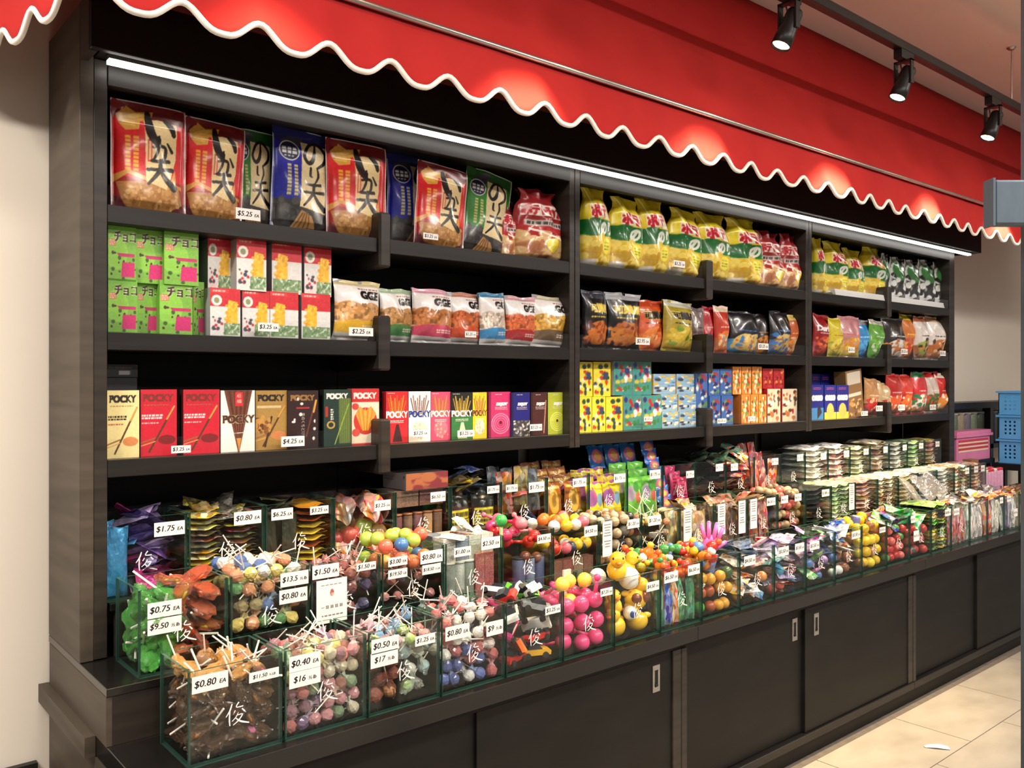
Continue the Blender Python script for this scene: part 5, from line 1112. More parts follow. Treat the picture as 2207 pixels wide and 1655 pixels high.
b.upright([('navy and orange', (60, 60, 120)), ('blue', (40, 80, 170)), ('orange and white', (222, 130, 60)), ('green', (50, 130, 90)), ('yellow', (226, 190, 60))], 'candy tube', 5, 2, h=.145, tilt=.2)
def toys(b, n, z, spread, cols, lab, xr=(0, 1)):
    x0, x1, y0, y1, z0, z1 = b.box
    for k in range(n):
        c = pick(cols); c2 = pick(cols); figure((rng.uniform(x0 + .016 + (x1 - x0) * xr[0], x0 + (x1 - x0) * xr[1] - .016), rng.uniform(y0 + .016, y1 - .016), z0 + z + rng.uniform(0, spread)), (rng.uniform(-1.3, 1.3), rng.uniform(-1.3, 1.3), rng.uniform(0, 6)), rng.uniform(1.0, 1.35), c[1], c2[1], b.lab(c[0], lab), b.grp('toy figures in the bin of'))
toys(b, 34, .135, .085, TOYS, 'toy figure')
b = Bin(1, 8, 'green jelly and mango toys', [])
toys(b, 24, .145, .06, TOYS, 'toy figure', (0, .7))
b.balls([('mango yellow', (226, 160, 50)), ('green', (90, 170, 60)), ('rust', (170, 80, 50)), ('dark green', (60, 90, 50))], 'jelly fruit toy', .02, .044, (0, .85), 0, (0, 1), 1, 0, 'toyball')
b.heap([('lime green', (90, 200, 60)), ('olive', (120, 130, 60)), ('brown', (110, 76, 50))], 'toy packet', 5, sc=.7, zr=(.2, .7))
hx = PX(1530, 1.80); o = link('hand_clapper', LB['palm'], None, (hx, 1.80, b.z + .195), (0, .1, -.85), (1.3, 1.3, 1.3)); o.color = rgb((232, 120, 200)); tag(o, 'pink hand-shaped toy standing up out of the front row', 'toy'); link('handle', LB['hand_stick'], o).color = rgb((232, 120, 200))
o = link('party_horn', LB['can'], None, (PX(1520, 1.80), 1.79, b.z + .135), (.1, .3, 0), (.02, .02, .03)); o.color = rgb((60, 110, 210)); tag(o, 'blue cup toy below the pink hand', 'toy'); link('lid', LB['lid'], o, (0, 0, 2.0), (0, 0, 0), (1, 1, .3)).color = rgb((120, 190, 230))
front = [
 (9, 'clear and blue bubble toys', [('$4.50 EA', .05, .16, .066, .034)], [('blue', (70, 120, 190)), ('clear', (206, 214, 214)), ('orange', (230, 150, 80)), ('white', (236, 232, 228))]),
 (10, 'pink, red and blue party toys', [('$3.50 EA', .05, .165, .066, .032), ('$3.50 EA', .155, .165, .06, .032)], [('red', (222, 90, 84)), ('lilac', (170, 150, 200)), ('teal', (70, 150, 180)), ('pink', (226, 150, 160)), ('white', (232, 226, 222))]),
 (11, 'purple and silver blue packets', [('$3.50 EA', .05, .16, .066, .03)], [('lilac', (150, 120, 180)), ('blue', (90, 120, 180)), ('silver', (186, 190, 200)), ('green', (90, 160, 80)), ('mauve', (170, 90, 150))]),
 (12, 'royal blue packets', [('$3.50 EA', .15, .165, .066, .03)], [('royal blue', (50, 84, 170)), ('blue', (70, 110, 190)), ('brown', (140, 84, 60)), ('white', (220, 222, 226))])]
for (i, ds, pr, cols) in front:
    b = Bin(1, i, ds, pr); b.heap(cols, 'toy packet', 22, sc=.75, zr=(.08, 1.12)); b.balls(cols, 'plastic toy ball', .018, .045, (0, .6), 0, (0, 1), 1, 0, 'toyball', .6)
b = Bin(1, 13, 'yellow chick balls', [('$3.50 EA', .16, .16, .05, .022)]); b.balls([('yellow', (240, 204, 30)), ('yellow', (246, 214, 50)), ('brown', (170, 104, 60)), ('yellow', (232, 190, 30))], 'chick ball', .021, .042, (0, 1.1), .03, (0, 1), 1, 2, 'toyball')
o = link('blue_bottle_toy', LB['can'], None, (b.x + .06, b.y + .07, b.z + .155), (.1, .1, 0), (.018, .018, .03)); o.color = rgb((30, 50, 170)); tag(o, 'blue bottle toy standing in the yellow chick balls', 'toy'); link('lid', LB['lid'], o, (0, 0, 2.0), (0, 0, 0), (.8, .8, .6)).color = rgb((226, 220, 226))
b = Bin(1, 14, 'red strawberry candies with green leaves', []); b.balls([('red', (206, 50, 50)), ('pink', (226, 110, 104)), ('red', (190, 40, 44)), ('green', (70, 140, 70))], 'strawberry candy', .018, .037, (0, .9), .02, (0, 1), 1, 1, 'toyball'); b.heap([('blue', (50, 70, 150)), ('white', (230, 226, 224)), ('green', (90, 170, 70)), ('red', (206, 60, 60))], 'candy stick packet', 8, sc=.8, zr=(.9, 1.15))
b = Bin(1, 15, 'red toys below green packets', [('$3.25 EA', .02, .175, .04, .03), ('$3.25 EA', .05, .1, .05, .045)]); b.balls([('red', (200, 50, 50)), ('dark green', (50, 90, 90)), ('red', (190, 60, 60))], 'plastic toy ball', .02, .042, (0, .8), 0, (0, 1), 1, 1, 'toyball'); b.heap([('green', (70, 190, 90)), ('bright green', (90, 206, 100)), ('white', (226, 230, 222))], 'candy packet', 9, sc=.85, zr=(.8, 1.15))
b = Bin(1, 16, 'yellow, black and green striped packets', [('$0.80 EA', .16, .17, .06, .03)]); b.stack([('yellow', (222, 196, 50)), ('black', (50, 50, 40)), ('green', (110, 160, 60)), ('amber', (206, 160, 40)), ('yellow', (232, 206, 70))], 'striped packet', 13, 2, jit=.012, over=.03)
fr2 = [(17, 'dusty pink and cream gummies', [('$1.50 EA', .045, .165, .06, .03)], [('dusty pink', (190, 96, 96)), ('cream', (214, 206, 140)), ('pale yellow', (226, 220, 150))]), (18, 'white and grey bagged sweets', [], [('white', (226, 224, 220)), ('grey', (196, 200, 200)), ('pale pink', (214, 196, 196))]), (19, 'bright orange bagged sweets', [('$1.50 EA', .16, .17, .04, .03)], [('orange', (232, 104, 36)), ('orange', (222, 90, 30)), ('white', (222, 214, 206))]), (20, 'white and navy speckled sweets', [('$1.50 EA', .05, .17, .05, .03), ('$1.50 EA', .14, .09, .05, .04)], [('white', (214, 206, 206)), ('navy', (84, 80, 110)), ('lilac', (176, 160, 180))]), (21, 'tan dried snacks', [('$2.50 EA', .05, .165, .06, .035)], [('tan', (190, 150, 100)), ('brown', (160, 116, 74)), ('pale tan', (206, 176, 130))])]
for (i, ds, pr, cols) in fr2:
    b = Bin(1, i, ds, pr); b.upright(cols, 'upright sweet bag', 4, 2, h=.16, tilt=.06); b.heap(cols + [('orange', (226, 130, 70))], 'sweet bag on top', 6, sc=.8, zr=(.95, 1.12))

# middle row
b = Bin(2, 0, 'big green and orange lollipops', [P_('$0.75 EA', .055, .145), P_('$9.50 ½ lb', .055, .108)])
b.lollies([('green', (70, 160, 60)), ('leaf green', (90, 176, 76)), ('green', (60, 140, 54))], 'large wrapped lollipop', r=.026, L_=.085, sp=.037, wrap='foil', head='disc', wcol=(80, 170, 70), xr=(0, .58), zr=(.02, .98), front=2, left=2, heap=0, up=-.6)
b.lollies([('orange', (206, 90, 40)), ('red', (186, 50, 36)), ('rust', (160, 70, 44)), ('yellow', (206, 180, 60)), ('red and white', (206, 150, 140))], 'large wrapped lollipop', r=.025, L_=.08, sp=.038, wrap='foil', head='disc', wcol=(196, 90, 56), xr=(.3, 1), zr=(0, 1.05), front=2, left=0, heap=.03)
b = Bin(2, 1, 'yellow and blue face lollipops', [P_('$13.5 ½ lb', .16, .166), P_('$0.80 EA', .157, .125)])
b.lollies([('yellow', (232, 200, 50)), ('orange', (226, 130, 44)), ('yellow', (226, 190, 60)), ('blue', (40, 96, 170)), ('green', (90, 160, 80)), ('olive', (150, 130, 80))], 'round lollipop', r=.0165, L_=.08, sp=.035, zr=(.22, 1.0), heap=.02, wrap='collar', fill=.9)
b.lollies([('white', (236, 230, 220)), ('yellow', (236, 206, 50)), ('blue', (30, 96, 180)), ('orange', (226, 120, 40)), ('white', (240, 236, 226))], 'round lollipop on top', r=.016, L_=.07, sp=.036, zr=(.95, 1.22), front=9, heap=.02, wrap=None)
b = Bin(2, 2, 'dark red and purple lollipops', [P_('$1.50 EA', .038, .172), ('$1.50 EA', .155, .168, .058, .02)])
b.lollies([('dark red', (140, 36, 40)), ('purple', (84, 56, 110)), ('navy', (56, 56, 110)), ('rust', (170, 70, 44)), ('red', (190, 50, 44))], 'wrapped lollipop', r=.0165, L_=.07, sp=.037, zr=(.22, 1.0), heap=.02, fill=.88)
q = MB(); q.box((-.043, -.0009, -.055), (.043, 0, .055)); o = link('notice_card', q.mesh('notice_card', CARD), None, (b.x + .055, b.y - .0012, b.z + .095)); tag(o, 'white notice card with a small red emblem on the dark red lollipop bin', 'notice')
q = MB()
for j in range(5):                                       # five characters too small to read
    cx = -.026 + .013 * j
    for (dx, dz, w, h) in ((0, .003, .009, .0012), (0, 0, .0085, .0012), (0, -.003, .009, .0012), (-.002, 0, .0012, .008), (.0025, 0, .0012, .007)):
        if j == 0 and (dz or w < .008): continue
        q.box((cx + dx - w / 2, -.0013, -.014 + dz - h / 2), (cx + dx + w / 2, -.0011, -.014 + dz + h / 2))
for j in range(6): q.box((-.032 + .011 * j, -.0013, -.037), (-.024 + .011 * j, -.0011, -.034))
for j in range(5): q.box((-.03 + .012 * j, -.0013, .041), (-.021 + .012 * j, -.0011, .0425))
link('lettering', q.mesh('lettering', GREYINK), o)
q = MB(); q.lathe([(.001, 0), (.009, 0), (.009, .0008), (.001, .0008)], 12, 0, (0, 0, 0), .6, 1); e = link('emblem', q.mesh('emblem', mat('notice_red', (150, 70, 66), .6, noise=((90, 90, 90), (200, 160, 150), .4, .6))), o, (0, -.0011, .022), (PI / 2, 0, 0))
b = Bin(2, 3, 'orange candy balls', [('$3.00 EA', .045, .168, .06, .024), ('$19.50 LB', .045, .135, .06, .024), P_('$0.80 EA', .155, .166), ('$18.50 ½ LB', .155, .132, .062, .026)])
b.lollies([('pink', (190, 96, 96)), ('rose', (206, 120, 116)), ('slate blue', (70, 76, 104)), ('brown', (130, 90, 60))], 'slim lollipop', r=.013, L_=.085, sp=.038, zr=(.2, .8), heap=0, wrap=None, up=.8)
b.balls([('orange', (232, 120, 30)), ('orange', (226, 104, 26)), ('red-orange', (216, 80, 44)), ('blue', (40, 110, 180)), ('lime', (176, 200, 60)), ('amber', (222, 150, 40))], 'marbled candy ball', .021, .043, (.78, 1.3), .02, (0, 1), 9, 2, 'spotball', .95)
b = Bin(2, 4, 'grey tubes and red cards', [('$1.00 EA', .055, .166, .06, .026), ('$2.50 EA', .158, .178, .07, .034)])
b.cans([('grey green', (140, 150, 140)), ('pale grey', (190, 196, 190))], 'plastic tube', 3, .02, .12, (206, 206, 200), .03, 0, (.05, .6)); b.packs([('red', (176, 36, 44))], 'red card', 2, .14, .01, 0, (.6, .98), .012)
b.packs([('pale', (214, 206, 196)), ('blue', (110, 130, 160)), ('grey green', (170, 180, 170))], 'pale box', 4, .07, .05, .125, (0, 1), .02, 0, 2); b.heap([('white', (232, 226, 220)), ('coral', (226, 120, 90)), ('pale green', (190, 206, 190))], 'pale packet', 6, sc=.6, zr=(1.1, 1.25))
SPN = [('hot pink', (226, 50, 100)), ('red', (206, 40, 44)), ('pink', (226, 110, 140)), ('magenta', (206, 60, 120)), ('rose', (214, 130, 140))]
b = Bin(2, 5, 'pink spinning toys over blue tins', [('$4.50 EA', .162, .166, .056, .026)])
b.cans([('blue', (70, 90, 150)), ('steel blue', (110, 130, 180)), ('blue', (60, 80, 140))], 'small tin', 3, .02, .1, (40, 40, 46), .03, 0, (.35, 1)); b.balls([('black', (36, 34, 36)), ('brown', (110, 60, 50)), ('navy', (50, 54, 80))], 'dark ball', .018, .042, (.4, .8), 0, (0, 1), 1, 0, 'toyball', .8)
for k in range(12): shaker(Vector((rng.uniform(b.box[0] + .03, b.box[1] - .03), rng.uniform(b.box[2] + .03, b.box[3] - .03), b.z + .15 + .075 * k / 12)), b.inside(Vector(((b.box[0] + b.box[1]) / 2, (b.box[2] + b.box[3]) / 2, b.z + .16)), Vector((rng.gauss(0, 1), rng.gauss(0, 1), rng.gauss(.1, .2))).normalized(), .05), .02, *(lambda c: (c[1], b.lab(c[0], 'ball-headed shaker toy')))(pick(SPN)), 'shaker toys over the tins')
o = link('maraca', LB['toyball'], None, (PX(1080, 1.985), 1.985, b.z + .235), (0, 0, 0), (.019, .019, .019)); o.color = rgb((60, 170, 80)); tag(o, 'green ball on a pale green stick leaning over the tube bin', 'toy'); q = MB(); q.tube([(0, 0, -.9), (0, 0, -4.2)], [.3, .26], 8); link('handle', q.mesh('handle', TOY), o).color = rgb((206, 230, 160))
b = Bin(2, 6, 'red and yellow balls over cartons', [('$4.50 EA', .16, .166, .06, .034)])
b.packs([('brown', (130, 70, 50)), ('rust', (150, 60, 50)), ('tan', (150, 110, 80))], 'brown carton', 4, .075, .03, 0, (0, 1), .01)
b.balls([('red', (206, 44, 40)), ('yellow', (236, 200, 50)), ('white', (238, 234, 228)), ('pink', (226, 110, 130)), ('orange', (226, 120, 50)), ('lime', (206, 214, 80))], 'ball toy', .02, .042, (.5, 1.25), .02, (0, 1), 1, 2, 'toyball'); b.balls([('teal', (40, 130, 110)), ('navy', (30, 56, 90)), ('white', (230, 230, 214))], 'striped ball toy', .02, .05, (.55, .85), 0, (0, 1), 1, 0, 'spotball', .8)
BRN = [('brown', (140, 100, 70)), ('grey', (120, 116, 112)), ('tan', (170, 130, 90)), ('black', (44, 38, 36)), ('pale tan', (200, 176, 140))]
mids = [
 (7, 'brown and black dried plums', BRN, 'balls', [('$1.20 EA', .158, .168, .06, .03)], .03),
 (8, 'sticks and orange capsules', [('grey', (150, 140, 130)), ('orange', (222, 110, 40)), ('tan', (180, 150, 110)), ('yellow', (230, 180, 50))], 'sticks', [('$1.20 EA', .06, .168, .066, .034)], None),
 (9, 'tan chips', [('tan', (190, 150, 100)), ('amber', (170, 120, 66)), ('cream', (222, 206, 170))], 'bags', [], .035),
 (10, 'rust dried fruit', [('rust', (150, 90, 60)), ('brown', (120, 80, 60))], 'bags', [], .03),
 (11, 'red and tan jerky', [('red', (170, 80, 64)), ('tan', (170, 140, 100)), ('brown', (110, 80, 60))], 'bags', [('$6.50 EA', .15, .168, .06, .03)], .03),
 (12, 'brown nuts with red tags', [('brown', (130, 100, 76)), ('red', (200, 64, 54)), ('tan', (180, 150, 110))], 'balls', [('$6.50 EA', .04, .168, .05, .03), ('$6.50 EA', .14, .168, .05, .03)], None),
 (13, 'black seaweed packets', [('black', (40, 40, 42)), ('dark green', (50, 70, 56)), ('black', (52, 46, 46))], 'stack', [('$1.80 EA', .15, .168, .06, .03)], None),
 (14, 'pale green stacked packets', [('pale green', (196, 214, 160)), ('pale green', (184, 206, 150)), ('white', (230, 230, 214))], 'stack', [], .165),
 (15, 'rose pink stacked packets', [('rose', (206, 140, 130)), ('pink', (226, 166, 156)), ('brown', (150, 100, 80))], 'stack', [], None),
 (16, 'cream stacked packets', [('cream', (226, 206, 166)), ('tan', (196, 150, 110)), ('cream', (236, 220, 190))], 'stack', [], None),
 (17, 'creamy yellow packets', [('cream yellow', (236, 220, 170)), ('cream', (240, 230, 200))], 'stack', [('$1.80 EA', .15, .165, .055, .034)], None),
 (18, 'pale blue and white packets', [('pale blue', (170, 190, 214)), ('white', (236, 234, 230))], 'stack', [], None),
 (19, 'white bagged sweets', [('white', (240, 238, 234)), ('pale grey', (214, 210, 206))], 'stack', [], None),
 (20, 'lime and white packets', [('lime', (196, 214, 140)), ('white', (236, 234, 226)), ('peach', (222, 170, 130))], 'stack', [('$1.80 EA', .15, .165, .05, .034)], None),
 (21, 'peach stacked packets', [('peach', (222, 166, 126)), ('tan', (206, 150, 110))], 'stack', [('$1.80 EA', .06, .165, .05, .034), ('$1.80 EA', .15, .165, .05, .034)], None)]
def menu(b, px, h=.115, w=.045, side=''):
    q = MB(); q.box((-w / 2, -.0009, -h / 2), (w / 2, 0, h / 2)); o = link('menu_card', q.mesh('menu_card', CARD), None, (b.x + px, b.y - .0012, b.z + BH - h / 2 - .004)); tag(o, side + 'long white menu card hanging on the bin of ' + b.desc, 'menu card', 'long menu cards')
    q = MB()
    for k in range(9):
        if k == 5: continue
        ww = w * rng.uniform(.5, .8); z = h / 2 - .012 - k * .009; q.box((-ww / 2, -.0012, z), (ww / 2, -.0010, z + .003))
    link('lettering', q.mesh('lettering', GREYINK), o)
for (i, ds, cols, kind, pr, mn) in mids:
    b = Bin(2, i, ds, pr)
    if kind == 'balls': b.balls(cols, 'dried fruit', .017, .036, (.2, 1.15), .02, (0, 1), 1, 1, 'spotball')
    elif kind == 'sticks':
        b.lollies(cols, 'stick sweet', r=.013, L_=.1, sp=.04, zr=(.2, 1.0), wrap=None)
    elif kind == 'bags': b.upright(cols, 'snack bag', 2, 3, 'slab', h=.17, tilt=.04); b.heap(cols, 'snack bag on top', 4, sc=.8, zr=(.95, 1.05))
    else: b.stack(cols, 'flat packet', 10, 2 if i in (14, 16, 20) else 1, over=.012, jit=.01)
    if mn: menu(b, mn)
    if i == 10: menu(b, .16, .125, .044, 'right-hand ')
bb = (PX(1985, 1.86), PX(2030, 1.86))
# carrier-like clear bags lying over the far front bins
for k, (u, col, lab) in enumerate([(1975, (240, 238, 234), 'loose clear sweet bag, left one on the far bins'), (2010, (238, 232, 226), 'loose clear sweet bag, middle one on the far bins'), (2045, (234, 222, 214), 'loose clear sweet bag, right one on the far bins')]):
    o = link('clear_bag', LB['slab_clear'], None, (PX(u, 1.86), 1.84 + .02 * k, ROWS[1][2] + BH + .01), (-.7, .3 - .3 * k, .2), (1.2, 1.6, 1.1)); o.color = rgb(col); tag(o, lab, 'bag', 'clear bags on the far bins')

# back row
b = Bin(3, 0, 'blue and purple foil pouches', [P_('$1.75 EA', .155, .16)])
b.upright([('sky blue', (70, 150, 214)), ('sky blue', (90, 166, 220))], 'foil pouch', 1, 2, 'sachet_plain', h=.165, xr=(0, .32), tilt=.06)
b.heap([('violet', (120, 84, 170)), ('navy', (50, 46, 100)), ('magenta', (206, 60, 140)), ('lilac', (170, 150, 200)), ('sky blue', (80, 150, 206)), ('indigo', (70, 60, 130))], 'foil pouch', 24, 'sachet_plain', .95, (.1, 1.1), (.15, 1))
b = Bin(3, 1, 'yellow-brown sachets in neat stacks', [P_('$0.80 EA', .152, .166)])
b.stack([('mustard', (176, 150, 60)), ('brown', (110, 84, 50)), ('dark red', (130, 56, 44)), ('olive', (120, 120, 60)), ('yellow', (206, 186, 70))], 'sachet', 12, 2, 'sachet', over=.0, jit=.012)
b.heap([('dark olive', (80, 80, 50)), ('mustard', (150, 130, 56)), ('maroon', (96, 40, 36)), ('grey', (120, 116, 110))], 'loose sachet on top', 8, sc=.6, zr=(1.0, 1.15))
b = Bin(3, 2, 'yellow edged packets and dark leaves', [('$6.25 EA', .045, .166, .062, .03), ('$3.25 EA', .155, .166, .056, .022)])
b.upright([('charcoal', (60, 58, 54)), ('dark olive', (72, 70, 56))], 'dark seaweed bag', 2, 2, 'slab_plain', h=.16, xr=(0, .5), tilt=.1)
b.stack([('yellow', (226, 190, 50)), ('amber', (206, 140, 40)), ('yellow', (232, 200, 70)), ('rust', (160, 80, 40))], 'yellow edged packet', 10, 1, 'sachet_plain', xr=(.5, 1))
b.heap([('olive', (110, 106, 70)), ('charcoal', (70, 70, 60))], 'loose packet on top', 3, sc=.7, zr=(1.0, 1.08))
b = Bin(3, 3, 'big red and green balls', [('$3.25 EA', .155, .16, .056, .03)])
for k, (dx, dz, r, c, nm) in enumerate([(.075, .075, .034, (190, 56, 40), 'large red ball'), (.118, .09, .04, (150, 170, 60), 'large green striped ball'), (.165, .07, .034, (130, 96, 50), 'large amber ball'), (.03, .12, .022, (150, 30, 40), 'dark red ball'), (.03, .07, .022, (160, 36, 44), 'lower dark red ball'), (.09, .14, .02, (110, 40, 40), 'maroon ball')]):
    o = link('ball', LB['spotball'], None, (b.x + dx, b.y + .05 + .02 * (k % 2), b.z + dz), (.5 * k, 0, 0), (r, r, r)); o.color = rgb(c); tag(o, nm + ' in the back row bin of big balls', 'ball', 'big balls in the back row')
b.stack([('coral', (206, 110, 80)), ('brown', (120, 70, 50))], 'flat packet', 2, 2, 'sachet', zb=-.0)
b = Bin(3, 4, 'red and amber jars', [('$6.50 EA', .15, .168, .056, .03)])
b.cans([('maroon', (120, 30, 50)), ('brown', (120, 80, 50)), ('wine', (130, 40, 60)), ('amber', (196, 130, 40)), ('brown', (130, 84, 50))], 'jar', 5, .016, .11, (150, 90, 60)); b.packs([('brown', (120, 76, 50)), ('maroon', (110, 40, 46))], 'amber box', 2, .05, .1, .135, (0, 1), .02)
cvg = CV(40, 16, 3.4, (150, 150, 156)); cvg.lines(.05, .5, .5, .8, 2, (104, 104, 112)); cvg.ell(.9, .75, .03, .1, (60, 60, 70))
bx = carton_mesh('grey_box', CV(30, 16, 2, (120, 70, 56)).specks(0, 0, 1, 1, [(150, 90, 60), (110, 40, 50)], 20, .15), .155, .05, .13, (120, 60, 56), (96, 90, 90), cvg)
tag(link('grey_box', bx, None, (b.x + .12, b.y + .012, b.z + BH + .0005)), 'long box with a printed grey end on top of the back row', 'box')
BKP = [('black and yellow', (50, 46, 36)), ('black', (34, 32, 32)), ('dark gold', (110, 96, 40)), ('black', (28, 27, 28))]
cvp = CV(36, 44, .8, (26, 25, 26)); cvp.rect(.1, .52, .9, .7, (222, 206, 60)); cvp.lines(.12, .88, .53, .69, 1, (40, 36, 30)); cvp.rect(.05, .36, .95, .5, (206, 190, 60)); cvp.lines(.08, .9, .37, .49, 1, (40, 36, 30)); cvp.rect(0, .28, 1, .31, (214, 196, 150)); cvp.ell(.7, .15, .14, .1, (214, 206, 90)); cvp.ell(.7, .15, .08, .05, (40, 36, 30)); cvp.ell(.25, .12, .1, .09, (70, 110, 190))
CP = bag_mesh('candy_pouch', cvp, .09, .12, .025, 'chip', 9, backcol=(26, 25, 26))
def pouches(b, me, n, rows, lab, sc=1.0, h=.135, zb=0.0, tilt=.06, xr=(0, 1), step=.02):
    x0, x1, y0, y1, z0, z1 = b.box; xa, xb = x0 + (x1 - x0) * xr[0], x0 + (x1 - x0) * xr[1]; w = (xb - xa) / n
    for j in range(rows):
        for i in range(n):
            o = link('candy_pouch', me, None, (xa + (i + .5) * w, y0 + .018 + j * .036, z0 + zb + step * j), (rng.uniform(-.1, 0), rng.uniform(-tilt, tilt), rng.uniform(-.1, .1)), (w / .09, 1, h / .12))
            tag(o, '%s in the %s' % (lab, b.prefix), 'candy pouch', 'pouches in the ' + b.prefix)
b = Bin(3, 5, 'black and yellow candy pouches', [('$1.75 EA', .165, .172, .05, .024)]); pouches(b, CP, 2, 3, 'black and yellow candy pouch', h=.15); b.heap(BKP + [('navy', (40, 60, 110)), ('dark red', (110, 40, 40))], 'loose candy pouch', 12, sc=.8, zr=(1.0, 1.4))
b = Bin(3, 6, 'blue and black candy pouches', [('$1.75 EA', .04, .17, .05, .024), ('$1.75 EA', .15, .165, .07, .034)]); b.heap([('blue', (40, 80, 150)), ('black', (36, 34, 36)), ('red', (150, 44, 44)), ('lime', (190, 196, 80))], 'candy pouch', 16, sc=.85, zr=(.2, .95)); b.upright([('orange-brown', (150, 84, 46)), ('olive gold', (130, 116, 60)), ('slate', (70, 84, 96))], 'tall candy pouch', 3, 2, h=.15, xr=(0, 1), zb=.075, tilt=.1)
cvq = CV(36, 44, .8, (150, 84, 36)); cvq.ell(.5, .6, .3, .26, (206, 160, 60)); cvq.ell(.5, .62, .16, .14, (150, 110, 50)); cvq.rect(0, 0, 1, .26, (206, 80, 40)); cvq.lines(.1, .9, .84, .94, 1, (230, 206, 120)); CQ = bag_mesh('candy_pouch', cvq, .09, .12, .02, 'chip', 12)
b = Bin(3, 7, 'amber candy pouches', [('$1.75 EA', .15, .165, .066, .03)]); pouches(b, CQ, 2, 4, 'amber candy pouch', h=.16, step=.022); b.heap([('olive', (130, 130, 60)), ('purple', (110, 50, 96)), ('mustard', (170, 150, 70))], 'small pouch', 12, sc=.6, zr=(.15, .9), xr=(.45, 1))
cvr = CV(36, 44, .8, (236, 204, 50)); cvr.rect(0, 0, 1, .24, (240, 176, 50)); cvr.ell(.25, .6, .28, .2, (160, 90, 160)); cvr.ell(.7, .55, .2, .16, (110, 150, 190)); cvr.poly([(.3, .9), (.5, .7), (.4, .5)], (190, 90, 140)); CR = bag_mesh('candy_pouch', cvr, .09, .12, .025, 'chip', 14)
b = Bin(3, 8, 'yellow and purple candy pouches', [('$1.75 EA', .155, .165, .062, .032)]); pouches(b, CR, 2, 3, 'yellow and purple candy pouch', h=.15)
cvr = CV(36, 44, .8, (110, 196, 70)); cvr.rect(0, 0, 1, .22, (140, 214, 90)); cvr.ell(.3, .6, .22, .2, (180, 160, 190)); cvr.ell(.7, .5, .18, .14, (206, 100, 90)); cvr.ell(.6, .75, .18, .12, (70, 150, 60)); CG = bag_mesh('candy_pouch', cvr, .09, .12, .025, 'chip', 15)
b = Bin(3, 9, 'green candy pouches', [('$1.75 EA', .15, .165, .062, .034)]); pouches(b, CG, 2, 4, 'green candy pouch', h=.15, step=.025)
cvr = CV(30, 30, 1.0, (40, 110, 200)); cvr.ell(.5, .5, .34, .3, (226, 110, 150)); cvr.ell(.5, .5, .2, .18, (236, 190, 110)); cvr.rect(0, .88, 1, 1, (70, 150, 226)); CB = bag_mesh('candy_pouch', cvr, .09, .12, .02, 'chip', 16, backcol=(30, 80, 160))
b = Bin(3, 10, 'blue strip sachets beside pink ones', [('$1.75 EA', .16, .15, .05, .028)])
for k in range(7): o = link('candy_pouch', CB, None, (b.x + .055 - .004 * k, b.y + .03 + .012 * k, b.z + .01 + .036 * k), (-.25, 0, .05), (.95, 1, .55)); tag(o, 'blue strip sachet, %s from the bottom of its cascade' % ORD[k], 'candy pouch', 'blue strip sachets')
for k in range(5): o = link('candy_pouch', CB, None, (b.x - .06 - .09 * (k % 3), 2.29 + .03 * (k // 3), ROWS[3][2] + BH - .002 + .02 * (k // 3)), (-.3, .05, .02 * k), (1, 1, .75)); tag(o, 'blue strip sachet lying back over the green pouches, %s from the right' % ORD[k], 'candy pouch', 'blue strip sachets')
cvr = CV(30, 44, .6, (222, 60, 120)); cvr.lines(.2, .8, .2, .8, 6, (60, 20, 40), .5); cvr.line(.2, .3, .8, .8, .12, (240, 160, 190)); CPk = bag_mesh('candy_pouch', cvr, .07, .12, .02, 'chip', 17)
pouches(b, CPk, 1, 3, 'hot pink candy pouch', h=.13, xr=(.58, 1))
backs = [(11, 'dark green candy bags', [('dark green', (44, 70, 52)), ('black', (36, 36, 38)), ('green', (80, 120, 84)), ('red', (190, 60, 50))], 'heap', [('$1.75 EA', .15, .165, .05, .03)]),
 (12, 'mint green candy bags', [('mint', (96, 140, 110)), ('dark red', (160, 40, 40)), ('red', (200, 50, 44)), ('orange', (226, 120, 44))], 'heap', [('$1.75 EA', .05, .16, .05, .03)]),
 (13, 'red strip sachets', [('red', (196, 40, 40)), ('orange', (226, 110, 44)), ('red', (206, 56, 50))], 'upright', [('$1.75 EA', .15, .165, .05, .03)]),
 (14, 'smoky grey clear packs', [('grey', (110, 104, 110)), ('lilac grey', (130, 120, 140))], 'low', [('$1.50 EA', .15, .17, .05, .03)]),
 (15, 'white rice cracker packets', [('white', (240, 236, 226)), ('cream', (226, 220, 206))], 'stack', [('$1.50 EA', .15, .165, .05, .032)]),
 (16, 'white and red striped packets', [('white', (236, 230, 222)), ('pale red', (214, 150, 140))], 'stack', [('$1.50 EA', .16, .165, .05, .032)]),
 (17, 'pale sage packets', [('sage', (196, 200, 160)), ('cream', (220, 214, 180))], 'stack', [('$1.50 EA', .15, .165, .05, .03)]),
 (18, 'sand coloured packets', [('sand', (206, 180, 140)), ('cream', (232, 214, 180)), ('brown', (150, 116, 90))], 'stack', [('$1.50 EA', .15, .165, .045, .032)]),
 (19, 'silver grey packets', [('silver', (196, 196, 190)), ('grey', (150, 156, 150))], 'stack', [('$1.50 EA', .16, .165, .045, .03)]),
 (20, 'leaf green packets', [('pale green', (176, 206, 150)), ('green', (160, 196, 140))], 'stack', [('$1.50 EA', .15, .165, .05, .03)]),
 (21, 'salmon and mustard packets', [('salmon', (206, 140, 124)), ('mustard', (190, 160, 84))], 'stack', [('$1.50 EA', .15, .165, .05, .03)])]
